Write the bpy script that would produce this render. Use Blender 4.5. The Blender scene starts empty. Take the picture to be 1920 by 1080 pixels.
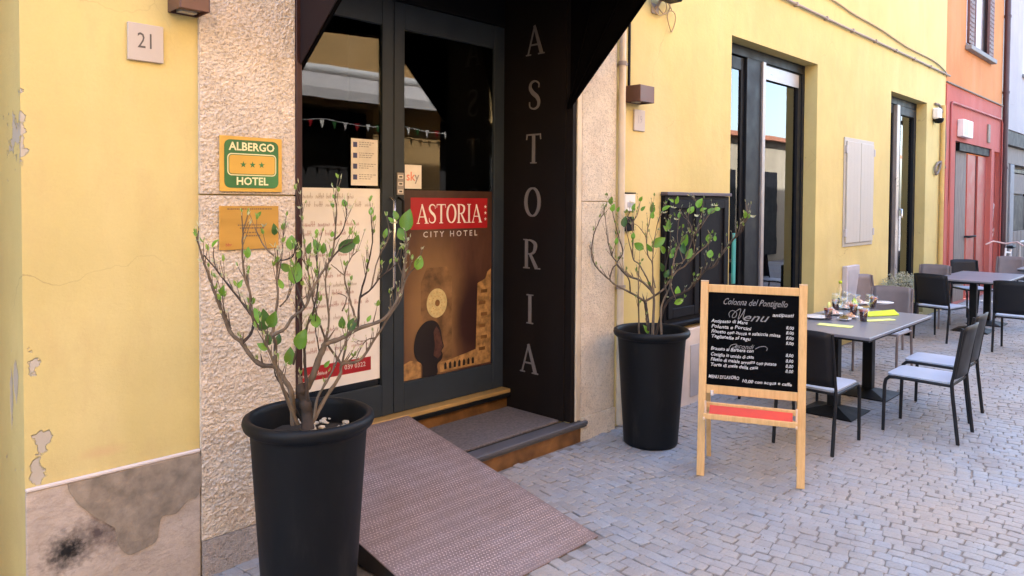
import bpy, bmesh, math, random
from mathutils import Vector, Matrix, noise
random.seed(7)
S = bpy.context.scene
COL = S.collection
R = math.radians

# ------------------------------------------------------------------ camera
CAM = Vector((0.0, -3.31, 1.70))
XA = Vector((0.696, -0.718, 0.006)).normalized()      # camera right in world space
UP = Vector((0.015, 0.023, 1.0))
UP = (UP - UP.dot(XA) * XA).normalized()
BK = XA.cross(UP)                                      # camera backwards
FPX, PPX, PPY = 1389.0, 960.0, 415.0
cd = bpy.data.cameras.new('camera')
cam = bpy.data.objects.new('camera', cd)
COL.objects.link(cam)
m = Matrix((XA, UP, BK)).transposed().to_4x4()
m.translation = CAM
cam.matrix_world = m
cd.sensor_width = 36.0
cd.lens = 36.0 * FPX / 1920.0
cd.shift_y = -(540.0 - PPY) / 1920.0
cd.clip_start = 0.05
cd.clip_end = 600
S.camera = cam

# ------------------------------------------------------------------ light
SUN_EL, SUN_AZ = 47.0, 12.0     # the sun stands behind the hotel, the street lies in its shade
w = bpy.data.worlds.new('World')
S.world = w
w.use_nodes = True
nt = w.node_tree
for n_ in list(nt.nodes):
    nt.nodes.remove(n_)
sky = nt.nodes.new('ShaderNodeTexSky')
sky.sky_type = 'NISHITA'
sky.sun_disc = False
sky.sun_elevation = R(SUN_EL)
sky.sun_rotation = R(SUN_AZ)
sky.air_density = 1.0
sky.dust_density = 2.6
sky.ozone_density = 1.0
bg = nt.nodes.new('ShaderNodeBackground')
bg.inputs['Strength'].default_value = 0.15
out = nt.nodes.new('ShaderNodeOutputWorld')
nt.links.new(sky.outputs[0], bg.inputs[0])
nt.links.new(bg.outputs[0], out.inputs[0])
sl = bpy.data.lights.new('sun', 'SUN')
sl.energy = 2.9
sl.angle = R(0.55)
sl.color = (1.0, 0.975, 0.93)
so = bpy.data.objects.new('sun', sl)
COL.objects.link(so)
sd = Vector((math.sin(R(SUN_AZ)) * math.cos(R(SUN_EL)), math.cos(R(SUN_AZ)) * math.cos(R(SUN_EL)), math.sin(R(SUN_EL))))
so.rotation_euler = sd.to_track_quat('Z', 'Y').to_euler()
so.location = (5, 12, 14)
S.view_settings.view_transform = 'Standard'
S.view_settings.look = 'None'
S.view_settings.gamma = 1
S.view_settings.use_curve_mapping = False
S.view_settings.exposure = 3.40
S.render.engine = 'CYCLES'
S.cycles.max_bounces = 8
S.cycles.diffuse_bounces = 5
S.cycles.glossy_bounces = 4
S.cycles.transparent_max_bounces = 10
S.cycles.caustics_reflective = False
S.cycles.caustics_refractive = False

# ------------------------------------------------------------------ helpers: pixels of the 1920x1080 picture to points
def pix_ray(u, v):
    return XA * ((u - PPX) / FPX) - UP * ((v - PPY) / FPX) - BK
def on_plane(u, v, p, n):
    d = pix_ray(u, v)
    t = (Vector(p) - CAM).dot(n) / d.dot(n)
    return CAM + d * t
def to_pix(p):
    q = Vector(p) - CAM
    z = -q.dot(BK)
    if z < 0.1:
        return None
    return PPX + FPX * q.dot(XA) / z, PPY - FPX * q.dot(UP) / z

# ------------------------------------------------------------------ materials
def srgb(r, g, b):
    f = lambda c: (c / 255 / 12.92) if c <= 10 else (((c / 255) + 0.055) / 1.055) ** 2.4
    return (f(r), f(g), f(b))
class NT:
    def __init__(s, name):
        s.m = bpy.data.materials.new(name)
        s.m.use_nodes = True
        s.t = s.m.node_tree
        s.b = s.t.nodes['Principled BSDF']
        s.co = None
    def n(s, ty, **kw):
        x = s.t.nodes.new(ty)
        for k, v in kw.items():
            setattr(x, k, v)
        return x
    def l(s, a, b):
        s.t.links.new(a, b)
    def coord(s):
        if s.co is None:
            s.co = s.n('ShaderNodeTexCoord').outputs['Object']
        return s.co
    def noise(s, scale, detail=4, rough=.55, vec=None, stretch=None):
        x = s.n('ShaderNodeTexNoise')
        x.inputs['Scale'].default_value = scale
        x.inputs['Detail'].default_value = detail
        x.inputs['Roughness'].default_value = rough
        v = vec or s.coord()
        if stretch:
            mp = s.n('ShaderNodeMapping')
            mp.inputs['Scale'].default_value = stretch
            s.l(v, mp.inputs[0]); v = mp.outputs[0]
        s.l(v, x.inputs['Vector'])
        return x.outputs['Fac']
    def ramp(s, fac, lo, hi, a=0., b=1.):
        x = s.n('ShaderNodeMapRange')
        x.inputs['From Min'].default_value = lo
        x.inputs['From Max'].default_value = hi
        x.inputs['To Min'].default_value = a
        x.inputs['To Max'].default_value = b
        s.l(fac, x.inputs['Value'])
        return x.outputs[0]
    def math(s, op, a, b=None):
        x = s.n('ShaderNodeMath', operation=op)
        for i, q in enumerate((a, b)):
            if q is None: continue
            if isinstance(q, (int, float)): x.inputs[i].default_value = q
            else: s.l(q, x.inputs[i])
        return x.outputs[0]
    def mix(s, fac, a, b, mode='MIX'):
        x = s.n('ShaderNodeMix', data_type='RGBA', blend_type=mode)
        for i, q in ((0, fac), (6, a), (7, b)):
            if isinstance(q, (int, float)): x.inputs[i].default_value = q
            elif isinstance(q, tuple): x.inputs[i].default_value = (*q[:3], 1)
            else: s.l(q, x.inputs[i])
        return x.outputs[2]
    def spot(s, c, r, soft=.5, distort=.02, nscale=20):
        # a soft patch round point c (object space), edge broken up by noise
        nz = s.noise(nscale, 5)
        vm = s.n('ShaderNodeVectorMath', operation='DISTANCE')
        if isinstance(r, tuple):
            m1 = s.n('ShaderNodeVectorMath', operation='DIVIDE'); s.l(s.coord(), m1.inputs[0]); m1.inputs[1].default_value = r
            s.l(m1.outputs[0], vm.inputs[0]); vm.inputs[1].default_value = tuple(a / b for a, b in zip(c, r)); rr = 1.
            distort = distort / r[0]
        else:
            s.l(s.coord(), vm.inputs[0]); vm.inputs[1].default_value = c; rr = r
        d = s.math('ADD', vm.outputs['Value'], s.math('MULTIPLY', s.math('SUBTRACT', nz, .5), distort * 4))
        return s.ramp(d, rr * (1 - soft), rr, 1, 0)
    def bump(s, h, strength, dist=.01):
        x = s.n('ShaderNodeBump')
        x.inputs['Strength'].default_value = strength
        x.inputs['Distance'].default_value = dist
        s.l(h, x.inputs['Height'])
        prev = s.b.inputs['Normal'].links
        if prev:
            s.l(prev[0].from_socket, x.inputs['Normal'])
        s.l(x.outputs[0], s.b.inputs['Normal'])
    def color(s, c):
        if isinstance(c, tuple): s.b.inputs['Base Color'].default_value = (*c[:3], 1)
        else: s.l(c, s.b.inputs['Base Color'])
def sc(c, k): return tuple(min(1, x * k) for x in c)
def simple(name, c, rough=.6, metal=0., var=.12, scale=6., bump=0., bscale=80., spec=.5, rvar=.1, stretch=None, emis=None, coat=0):
    t = NT(name)
    nz = t.noise(scale, 5, stretch=stretch)
    t.color(t.mix(t.ramp(nz, .3, .7), sc(c, 1 - var), sc(c, 1 + var)))
    t.b.inputs['Metallic'].default_value = metal
    t.b.inputs['Specular IOR Level'].default_value = spec
    t.b.inputs['Coat Weight'].default_value = coat
    t.l(t.ramp(nz, .3, .7, max(0.02, rough - rvar), min(1, rough + rvar)), t.b.inputs['Roughness'])
    if bump:
        t.bump(t.noise(bscale, 6, .6), bump, .004)
    if emis:
        t.b.inputs['Emission Color'].default_value = (*c, 1); t.b.inputs['Emission Strength'].default_value = emis
    return t.m
def plaster(name, c, dirty, spots=(), low=None):
    t = NT(name)
    a = t.noise(1.1, 6, .6)
    b = t.noise(7, 6, .65, stretch=(1, 1, .45))
    base = t.mix(t.ramp(a, .35, .68), sc(c, .90), sc(c, 1.06))
    vs_ = t.noise(1.7, 5, .6, stretch=(1, 1, .22))
    base = t.mix(t.ramp(vs_, .5, .72, 0, .35), base, tuple(min(1, x + .10) for x in c))
    base = t.mix(t.ramp(t.noise(.45, 3), .5, .66, 0, .35), base, sc(c, .86))
    base = t.mix(t.ramp(b, .50, .75, 0, .5), base, dirty)
    ck = t.n('ShaderNodeTexVoronoi', feature='DISTANCE_TO_EDGE'); ck.inputs['Scale'].default_value = .9
    wp = t.n('ShaderNodeMix', data_type='VECTOR'); wp.inputs[0].default_value = .22; t.l(t.coord(), wp.inputs[4])
    nz_ = t.n('ShaderNodeTexNoise'); nz_.inputs['Scale'].default_value = 3.5; nz_.inputs['Detail'].default_value = 6; t.l(t.coord(), nz_.inputs['Vector']); t.l(nz_.outputs['Color'], wp.inputs[5]); t.l(wp.outputs[1], ck.inputs['Vector'])
    crack = t.math('MULTIPLY', t.ramp(ck.outputs['Distance'], .0008, .0022, 1, 0), t.ramp(t.noise(.9, 2), .50, .60))
    base = t.mix(t.math('MULTIPLY', crack, .5), base, sc(dirty, .55))
    fine = t.noise(90, 3, .7)
    base = t.mix(t.ramp(fine, .3, .7, 0, .10), base, sc(dirty, .7))
    v = t.n('ShaderNodeTexVoronoi'); v.inputs['Scale'].default_value = 3.1; t.l(t.coord(), v.inputs['Vector'])
    base = t.mix(t.ramp(v.outputs['Distance'], .012, .03, .55, 0), base, sc(dirty, .45))
    if low:                                     # grime thrown up by rain along the foot of the wall
        sx = t.n('ShaderNodeSeparateXYZ'); t.l(t.coord(), sx.inputs[0])
        g = t.math('ADD', sx.outputs[2], t.math('MULTIPLY', t.noise(2.5, 6, .7), .8))
        base = t.mix(t.ramp(g, .5, low + .6, .5, 0), base, sc(dirty, .75))
    chips = None
    for (p, r, col, soft) in spots:
        mk = t.spot(p, r, soft, .012 if not isinstance(r, tuple) else .03)
        base = t.mix(mk, base, col)
        if soft < .5: chips = mk if chips is None else t.math('MAXIMUM', chips, mk)
    t.color(base)
    t.b.inputs['Roughness'].default_value = .88
    t.b.inputs['Specular IOR Level'].default_value = .25
    t.bump(t.noise(5, 5, .6), .25, .02)
    t.bump(t.noise(160, 4, .7), .3, .002)
    t.bump(t.noise(28, 5, .6, stretch=(1, 1, 1.6)), .22, .005)
    if chips is not None: t.bump(t.math('SUBTRACT', 1., chips), 1., .006)
    return t.m
def glass_mat(name, tint=.55, ior=1.75, rough=.0, fix=None):
    t = NT(name)
    t.t.nodes.remove(t.b)
    tr = t.n('ShaderNodeBsdfTransparent'); tr.inputs[0].default_value = (tint, tint * 1.02, tint, 1)
    gl = t.n('ShaderNodeBsdfGlossy'); gl.inputs['Roughness'].default_value = rough; gl.inputs[0].default_value = (.95, .97, 1, 1)
    fr = t.n('ShaderNodeFresnel'); fr.inputs[0].default_value = ior
    bp = t.n('ShaderNodeBump'); bp.inputs['Strength'].default_value = .05; bp.inputs['Distance'].default_value = .01
    t.l(t.noise(2.0, 2), bp.inputs['Height']); t.l(bp.outputs[0], gl.inputs['Normal'])
    mx = t.n('ShaderNodeMixShader')
    if fix is None: t.l(fr.outputs[0], mx.inputs[0])
    else: mx.inputs[0].default_value = fix
    t.l(tr.outputs[0], mx.inputs[1]); t.l(gl.outputs[0], mx.inputs[2])
    t.l(mx.outputs[0], t.t.nodes['Material Output'].inputs[0])
    return t.m

YEL = (.635, .525, .222)
PALE = (.47, .42, .35)
M = {}
M['yellow'] = plaster('yellow_plaster', YEL, (.56, .42, .20), spots=[
    ((.757, 0, 1.06), (.018, .3, .035), (.5, .45, .38), .4), ((.79, 0, .75), (.030, .3, .04), PALE, .25), ((.765, 0, .63), (.028, .3, .045), PALE, .3),
    ((.73, 0.02, 1.95), (.012, .1, .07), PALE, .4), ((1.0, 0, .66), (.12, .3, .03), (.6, .44, .22), .9),
    ((5.0, 0, 2.1), (.5, .3, .8), (.66, .53, .27), .9), ((.727, .12, .98), (.1, .04, .09), PALE, .3), ((.727, .19, .9), (.1, .03, .13), PALE, .3)], low=.5)
M['reveal_yellow'] = M['yellow']
M['orange'] = plaster('orange_plaster', (.58, .225, .080), (.48, .22, .10))
M['red'] = plaster('red_plaster', (.47, .125, .100), (.38, .17, .14), low=.5)
M['red_paint'] = simple('red_paint', (.33, .06, .045), .55, bump=.1)
M['white_plaster'] = plaster('white_plaster', (.40, .35, .35), (.35, .30, .30))
M['opposite'] = plaster('ochre_plaster', (.56, .345, .14), (.47, .31, .15))
M['opposite_yellow'] = plaster('pale_ochre_plaster', (.36, .31, .23), (.3, .27, .2))
# worn cement plinth with a soot mark
t = NT('cement_plinth')
b0 = t.mix(t.ramp(t.noise(5, 6, .65), .3, .7), (.40, .33, .275), (.54, .46, .40))
b0 = t.mix(t.ramp(t.noise(26, 6, .7, stretch=(1, 1, 2.5)), .45, .75, 0, .5), b0, (.24, .19, .165))
b0 = t.mix(t.spot((.99, 0, .335), (.12, 1, .10), .95, .05, 30), b0, (.10, .075, .07))
b0 = t.mix(t.spot((.865, 0, .295), (.115, 1, .10), .98, .04, 40), b0, (.012, .01, .01))
b0 = t.mix(t.spot((.875, 0, .30), (.055, 1, .05), .95, .04, 60), b0, (.006, .005, .005))
t.color(b0); t.b.inputs['Roughness'].default_value = .9
t.bump(t.noise(9, 6, .65), .6, .02); t.bump(t.noise(70, 5, .7), .4, .004)
M['cement'] = t.m
M['cement_patch'] = simple('cement_patch', (.26, .215, .17), .85, var=.32, scale=16, bump=.6, bscale=60)
M['pale_edge'] = simple('pale_edge', (.62, .55, .52), .85, var=.1, bump=.2)
# stone pillars
def stone(name, c, bs=55):
    t = NT(name)
    a = t.noise(6, 6, .65)
    b = t.noise(bs, 5, .7)
    q = t.mix(t.ramp(a, .35, .7), sc(c, .88), sc(c, 1.08))
    q = t.mix(t.ramp(b, .3, .5, .75, 0), q, sc(c, .42))  # shade in the pits painted in; speckle on the granite
    q = t.mix(t.ramp(t.noise(2.0, 5), .55, .75, 0, .35), q, (.55, .38, .25))
    vo = t.n('ShaderNodeTexVoronoi'); vo.inputs['Scale'].default_value = bs * 1.6; t.l(t.coord(), vo.inputs['Vector'])
    q = t.mix(t.math('MULTIPLY', t.ramp(vo.outputs['Distance'], .12, .34, 1, 0), t.ramp(t.noise(bs * .45, 3), .48, .60, 0, .75)), q, sc(c, .30))  # more pit shade put into the colour, following the bump cells
    t.color(q); t.b.inputs['Roughness'].default_value = .9
    t.bump(vo.outputs['Distance'], .7, .006)
    t.bump(b, 1., .008)
    return t.m
M['stone'] = stone('rough_stone', (.68, .585, .485))
M['stone_fine'] = stone('fine_stone', (.72, .63, .51), 75)
M['granite'] = stone('dark_granite', (.40, .345, .31), 62)
M['brown_metal'] = simple('brown_metal', (.010, .0075, .0068), .6, .0, bump=.05, spec=.12)
M['maroon'] = simple('maroon_metal', (.035, .012, .010), .45, .1, spec=.3)
M['lamp_metal'] = simple('lamp_metal', (.115, .055, .042), .5, .2, bump=.05, coat=.1)
M['black_metal'] = simple('black_metal', (.006, .0065, .008), .5, .0, spec=.2)
M['door_frame'] = simple('door_frame', (.028, .037, .048), .45, .0, spec=.25)
M['awning'] = simple('awning_fabric', (.0035, .0032, .0035), .95, var=.2, spec=.0)
M['gold'] = simple('gold_strip', (.50, .31, .11), .45, .3, bump=.1)
M['rusty'] = simple('bronze_riser', (.22, .105, .035), .45, .35, var=.45, scale=7, bump=.2)
M['mat'] = simple('door_mat', (.115, .098, .098), .95, var=.35, scale=60, bump=.9, bscale=220)
M['nosing'] = simple('slate_nosing', (.075, .072, .08), .6, bump=.15, bscale=60)
M['black_side'] = simple('black_side', (.016, .013, .013), .7)
M['pot'] = simple('pot_plastic', (.0035, .0045, .0065), .55, var=.15, scale=2, bump=.03, bscale=30, spec=.22)
t = NT('pot_plastic_dusty')
q = t.mix(t.ramp(t.noise(2.2, 5), .35, .7), (.0026, .0036, .0056), (.0045, .0058, .008))
sxp = t.n('ShaderNodeSeparateXYZ'); t.l(t.coord(), sxp.inputs[0])
dust = t.math('MULTIPLY', t.ramp(t.noise(14, 6, .7, stretch=(1, 1, .25)), .52, .75), t.ramp(sxp.outputs[2], .0, .45, .55, .12))
q = t.mix(dust, q, (.045, .042, .038))
q = t.mix(t.ramp(t.noise(85, 3, .8), .68, .75, 0, .5), q, (.04, .038, .034))
t.color(q); t.b.inputs['Roughness'].default_value = .55; t.b.inputs['Specular IOR Level'].default_value = .24
t.bump(t.noise(40, 4), .08, .002)
M['pot'] = t.m
M['soil'] = simple('soil', (.02, .015, .012), .95, var=.4, scale=30, bump=1, bscale=60)
M['pebble'] = simple('pebble', (.5, .45, .37), .8, var=.3, scale=10, bump=.2)
M['bark'] = simple('bark', (.13, .098, .070), .85, var=.5, scale=24, bump=.6, bscale=90, stretch=(1, 1, .3))
M['bark_dark'] = simple('bark_dark', (.040, .028, .022), .85, var=.5, scale=24, bump=.6, bscale=90)
def leafm(name, c):
    t = NT(name)
    oi = t.n('ShaderNodeObjectInfo')
    q = t.mix(oi.outputs['Random'], sc(c, .65), sc(c, 1.35))
    q = t.mix(t.ramp(t.noise(30, 4), .35, .7, 0, .35), q, (c[0] * 1.6, c[1] * 1.3, c[2]))
    t.color(q); t.b.inputs['Roughness'].default_value = .42
    t.b.inputs['Subsurface Weight'].default_value = 0
    tr = t.n('ShaderNodeBsdfTranslucent'); t.l(q, tr.inputs[0])
    mx = t.n('ShaderNodeMixShader'); mx.inputs[0].default_value = .35
    t.l(t.b.outputs[0], mx.inputs[1]); t.l(tr.outputs[0], mx.inputs[2])
    t.l(mx.outputs[0], t.t.nodes['Material Output'].inputs[0])
    return t.m
M['leaf'] = leafm('leaf_green', (.13, .30, .030))
M['leaf_dark'] = leafm('leaf_dark', (.05, .13, .035))
M['leaf_young'] = leafm('leaf_young', (.17, .30, .055))
M['bud'] = leafm('bud_pale', (.50, .52, .33))
M['sage'] = leafm('sage_leaf', (.40, .43, .33))
# wood of the easel
t = NT('easel_wood')
g = t.noise(9, 5, .6, stretch=(6, 6, .5))
g2 = t.noise(60, 3, .6, stretch=(4, 4, .15))
q = t.mix(t.ramp(g, .3, .7), (.62, .36, .135), (.76, .48, .21))
q = t.mix(t.ramp(g2, .5, .75, 0, .4), q, (.48, .26, .09))
t.color(q); t.b.inputs['Roughness'].default_value = .5
M['wood'] = t.m
M['wood_end'] = simple('wood_end', (.70, .52, .36), .7)
M['tray_red'] = simple('tray_red', (.60, .06, .035), .6)
# chalkboard face
t = NT('chalkboard')
q = t.mix(t.ramp(t.noise(5, 6, .7, stretch=(1, 1, 2)), .4, .8), (.0015, .0018, .0025), (.004, .0045, .006))
t.color(q); t.b.inputs['Roughness'].default_value = .9; t.b.inputs['Specular IOR Level'].default_value = .06
M['board'] = t.m
t = NT('chalk')
t.color((.72, .72, .72)); t.b.inputs['Roughness'].default_value = 1
q = t.mix(t.ramp(t.noise(240, 3, .8), .35, .6), (.25, .25, .26), (.78, .78, .78)); t.color(q)
M['chalk'] = t.m
M['chalk_dim'] = simple('chalk_dim', (.24, .235, .24), 1, var=.4, scale=200)
M['anthracite'] = simple('chair_plastic', (.0115, .013, .0175), .5, var=.15, scale=5, bump=.05, bscale=120, spec=.25)
M['taupe'] = simple('taupe_plastic', (.17, .145, .15), .45, var=.15, bump=.05, bscale=120)
M['seat'] = simple('seat_sky_sheen', (.42, .49, .63), .33, var=.06, spec=.7, rvar=.03)  # sky reflection on the dark seat put into its base colour
M['tabletop'] = simple('tabletop', (.17, .175, .215), .34, var=.08, scale=3, spec=.6, rvar=.02)
M['shutter_white'] = simple('shutter_paint', (.44, .425, .39), .6, var=.05, bump=.1)
M['plaque'] = simple('stone_plaque', (.48, .425, .385), .55, var=.06, bump=.1)
M['engraved'] = simple('engraved', (.10, .09, .085), .8)
M['engraved_pale'] = simple('engraved_pale', (.33, .29, .31), .8)
M['sign_yellow'] = simple('sign_yellow', (.60, .345, .055), .45, var=.08)
M['sign_green'] = simple('sign_green', (.035, .14, .035), .45, var=.35, scale=5)
M['sign_pale'] = simple('sign_pale', (.78, .70, .38), .5)
M['brass'] = simple('brass', (.52, .29, .06), .38, .35, var=.12, scale=4, stretch=(.4, 1, 3))
M['brass_ink'] = simple('brass_ink', (.20, .12, .05), .6)
M['white'] = simple('white_paint', (.74, .72, .70), .55, var=.05)
M['cable'] = simple('grey_cable', (.30, .25, .22), .7)
M['cable_beige'] = simple('beige_cable', (.40, .30, .17), .7)
M['pipe'] = simple('pale_pipe', (.58, .49, .37), .5, .1, bump=.05)
M['yellow_pipe'] = simple('yellow_pipe', (.55, .38, .13), .6)
M['dark_pipe'] = simple('dark_pipe', (.06, .022, .024), .5, .1)
M['glass'] = glass_mat('door_glass', .4, 1.42)
M['glass_win'] = glass_mat('window_glass', .4, 2.1)
M['win_frame'] = simple('window_frame', (.008, .010, .015), .5, .0, spec=.2)
M['win_grey'] = simple('window_rail', (.33, .31, .32), .35, .35)
M['paper'] = simple('poster_paper', (.82, .79, .76), .5, var=.04)
M['ink_red'] = simple('ink_red', (.42, .055, .05), .7)
M['ink_pink'] = simple('ink_pink', (.42, .22, .19), .7)
M['ink_grey'] = simple('ink_grey', (.45, .38, .33), .7)
M['print_red'] = simple('print_red', (.36, .009, .014), .4, var=.1)
M['print_white'] = simple('print_white', (.76, .72, .66), .5)
M['print_grey'] = simple('print_grey', (.30, .28, .27), .5)
M['print_blue'] = simple('print_blue', (.04, .05, .16), .5)
M['print_orange'] = simple('print_orange', (.75, .22, .14), .5)
M['letters'] = simple('steel_letters', (.16, .145, .14), .6, .0)
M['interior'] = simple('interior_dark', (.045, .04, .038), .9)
M['floor_in'] = simple('interior_floor', (.12, .09, .07), .5)
M['roof'] = simple('roof_tile', (.35, .14, .08), .85)
M['lamp_glass'] = simple('lamp_glass', (.62, .56, .42), .3)
M['lime'] = simple('lime_napkin', (.50, .62, .03), .8)
M['lime_pale'] = simple('pale_lime_napkin', (.74, .80, .28), .8)
M['china'] = simple('china', (.78, .78, .80), .2, spec=.7)
M['wine'] = simple('red_drink', (.075, .007, .010), .08, spec=.8, coat=.6)
M['foam'] = simple('red_rim', (.36, .07, .05), .3)
M['clear'] = glass_mat('drinking_glass',   .98, 1.18, .05, .08)
M['food'] = simple('snack', (.62, .38, .24), .8, var=.4, scale=40, bump=.6)
M['food2'] = simple('pink_snack', (.70, .52, .47), .8, var=.3, scale=40, bump=.6)
M['olive'] = simple('olive_snack', (.16, .12, .03), .6, var=.3, scale=40)
M['slate'] = simple('dark_slate_paint', (.008, .008, .011), .6, var=.2, bump=.15, spec=.12)
M['teal'] = simple('teal_cloth', (.05, .30, .30), .8)
M['marble'] = simple('pale_marble', (.60, .53, .49), .5, var=.14, scale=4)
M['grey_panel'] = simple('grey_panel', (.40, .39, .42), .5)
M['concrete'] = simple('concrete', (.25, .24, .235), .85, bump=.3)
M['old_wood'] = simple('old_wood', (.20, .165, .14), .85, var=.35, scale=9, stretch=(6, 6, .5), bump=.4)
M['shutter_brown'] = simple('shutter_brown', (.13, .055, .045), .6, var=.2)
M['curtain'] = simple('curtain', (.66, .62, .64), .9)
M['canvas'] = simple('canvas', (.58, .54, .52), .9)
M['graffiti'] = simple('graffiti', (.66, .48, .45), .7)
M['chrome'] = simple('chrome', (.6, .6, .62), .2, .9)
# big photo print on the right door leaf
t = NT('night_print')
sx = t.n('ShaderNodeSeparateXYZ'); t.l(t.coord(), sx.inputs[0])
glow = t.spot((3.30, .64, .92), (.36, 1, .70), .98, .02, 5)
q = t.mix(t.ramp(t.noise(4, 5, .6, stretch=(3, 1, 1)), .3, .7), (.055, .022, .014), (.105, .046, .027))
q = t.mix(glow, q, (.33, .185, .07))
q = t.mix(t.spot((3.68, .64, .85), (.22, 1, .38), .5, .015, 8), q, (.035, .014, .012))
q = t.mix(t.ramp(sx.outputs[2], 1.35, 1.75, 0, .65), q, (.04, .018, .012))
t.color(q); t.b.inputs['Roughness'].default_value = .35
M['print_night'] = t.m
M['print_gold'] = simple('print_gold', (.34, .185, .065), .4, var=.55, scale=22)
M['print_disc'] = simple('print_disc', (.55, .43, .19), .4, var=.2, scale=30)
M['print_black'] = simple('print_black', (.012, .008, .008), .4)
M['print_flesh'] = simple('print_flesh', (.07, .028, .02), .4, var=.5, scale=30)
# ramp metal sheet with pressed studs
t = NT('ramp_sheet')
a = t.noise(2.2, 6, .6)
q = t.mix(t.ramp(a, .3, .72), (.30, .215, .195), (.39, .31, .315))
wv = t.n('ShaderNodeTexVoronoi'); wv.inputs['Scale'].default_value = 60; wv.inputs['Randomness'].default_value = .25
t.l(t.coord(), wv.inputs['Vector'])
q = t.mix(t.ramp(wv.outputs['Distance'], .20, .45, 0, .5), q, (.085, .055, .048))
q = t.mix(t.ramp(t.noise(150, 3, .8), .5, .75, 0, .25), q, (.40, .33, .32))
t.color(q); t.b.inputs['Roughness'].default_value = .55; t.b.inputs['Metallic'].default_value = .25
t.bump(wv.outputs['Distance'], .6, .004)
M['ramp'] = t.m
# setts
def settm(name):
    t = NT(name)
    geo = t.n('ShaderNodeNewGeometry'); oi = t.n('ShaderNodeObjectInfo')
    rnd = t.math('FRACT', t.math('ADD', geo.outputs['Random Per Island'], oi.outputs['Random']))
    pos = geo.outputs['Position']
    cr = t.n('ShaderNodeValToRGB')
    e = cr.color_ramp.elements
    e[0].position = 0; e[0].color = (.242, .255, .282, 1)
    e[1].position = 1; e[1].color = (.295, .318, .355, 1)
    for p_, c_ in ((.18, (.275, .275, .28)), (.4, (.26, .285, .335)), (.6, (.292, .295, .305)), (.8, (.255, .275, .315))):
        x = e.new(p_); x.color = (*c_, 1)
    t.l(rnd, cr.inputs[0])
    big = t.noise(.55, 5, .6, vec=pos)
    q = t.mix(t.ramp(big, .44, .60, 0, .62), cr.outputs[0], (.34, .29, .25))
    bl = t.noise(1.3, 5, .6, vec=pos)
    q = t.mix(t.ramp(bl, .54, .68, 0, .6), q, (.21, .185, .18))
    q = t.mix(t.ramp(t.noise(70, 5, .75, vec=pos), .5, .8, 0, .6), q, (.13, .12, .13))
    q = t.mix(t.ramp(t.noise(3.5, 6, .7, vec=pos), .5, .8, 0, .45), q, (.15, .135, .13))
    t.color(q); t.b.inputs['Roughness'].default_value = .62
    t.bump(t.noise(45, 5, .7, vec=pos), .5, .006)
    return t.m
M['sett'] = settm('porphyry_sett')
M['joint'] = simple('sand_joint', (.175, .158, .15), .95, var=.35, scale=14, bump=.5, bscale=120)

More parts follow.
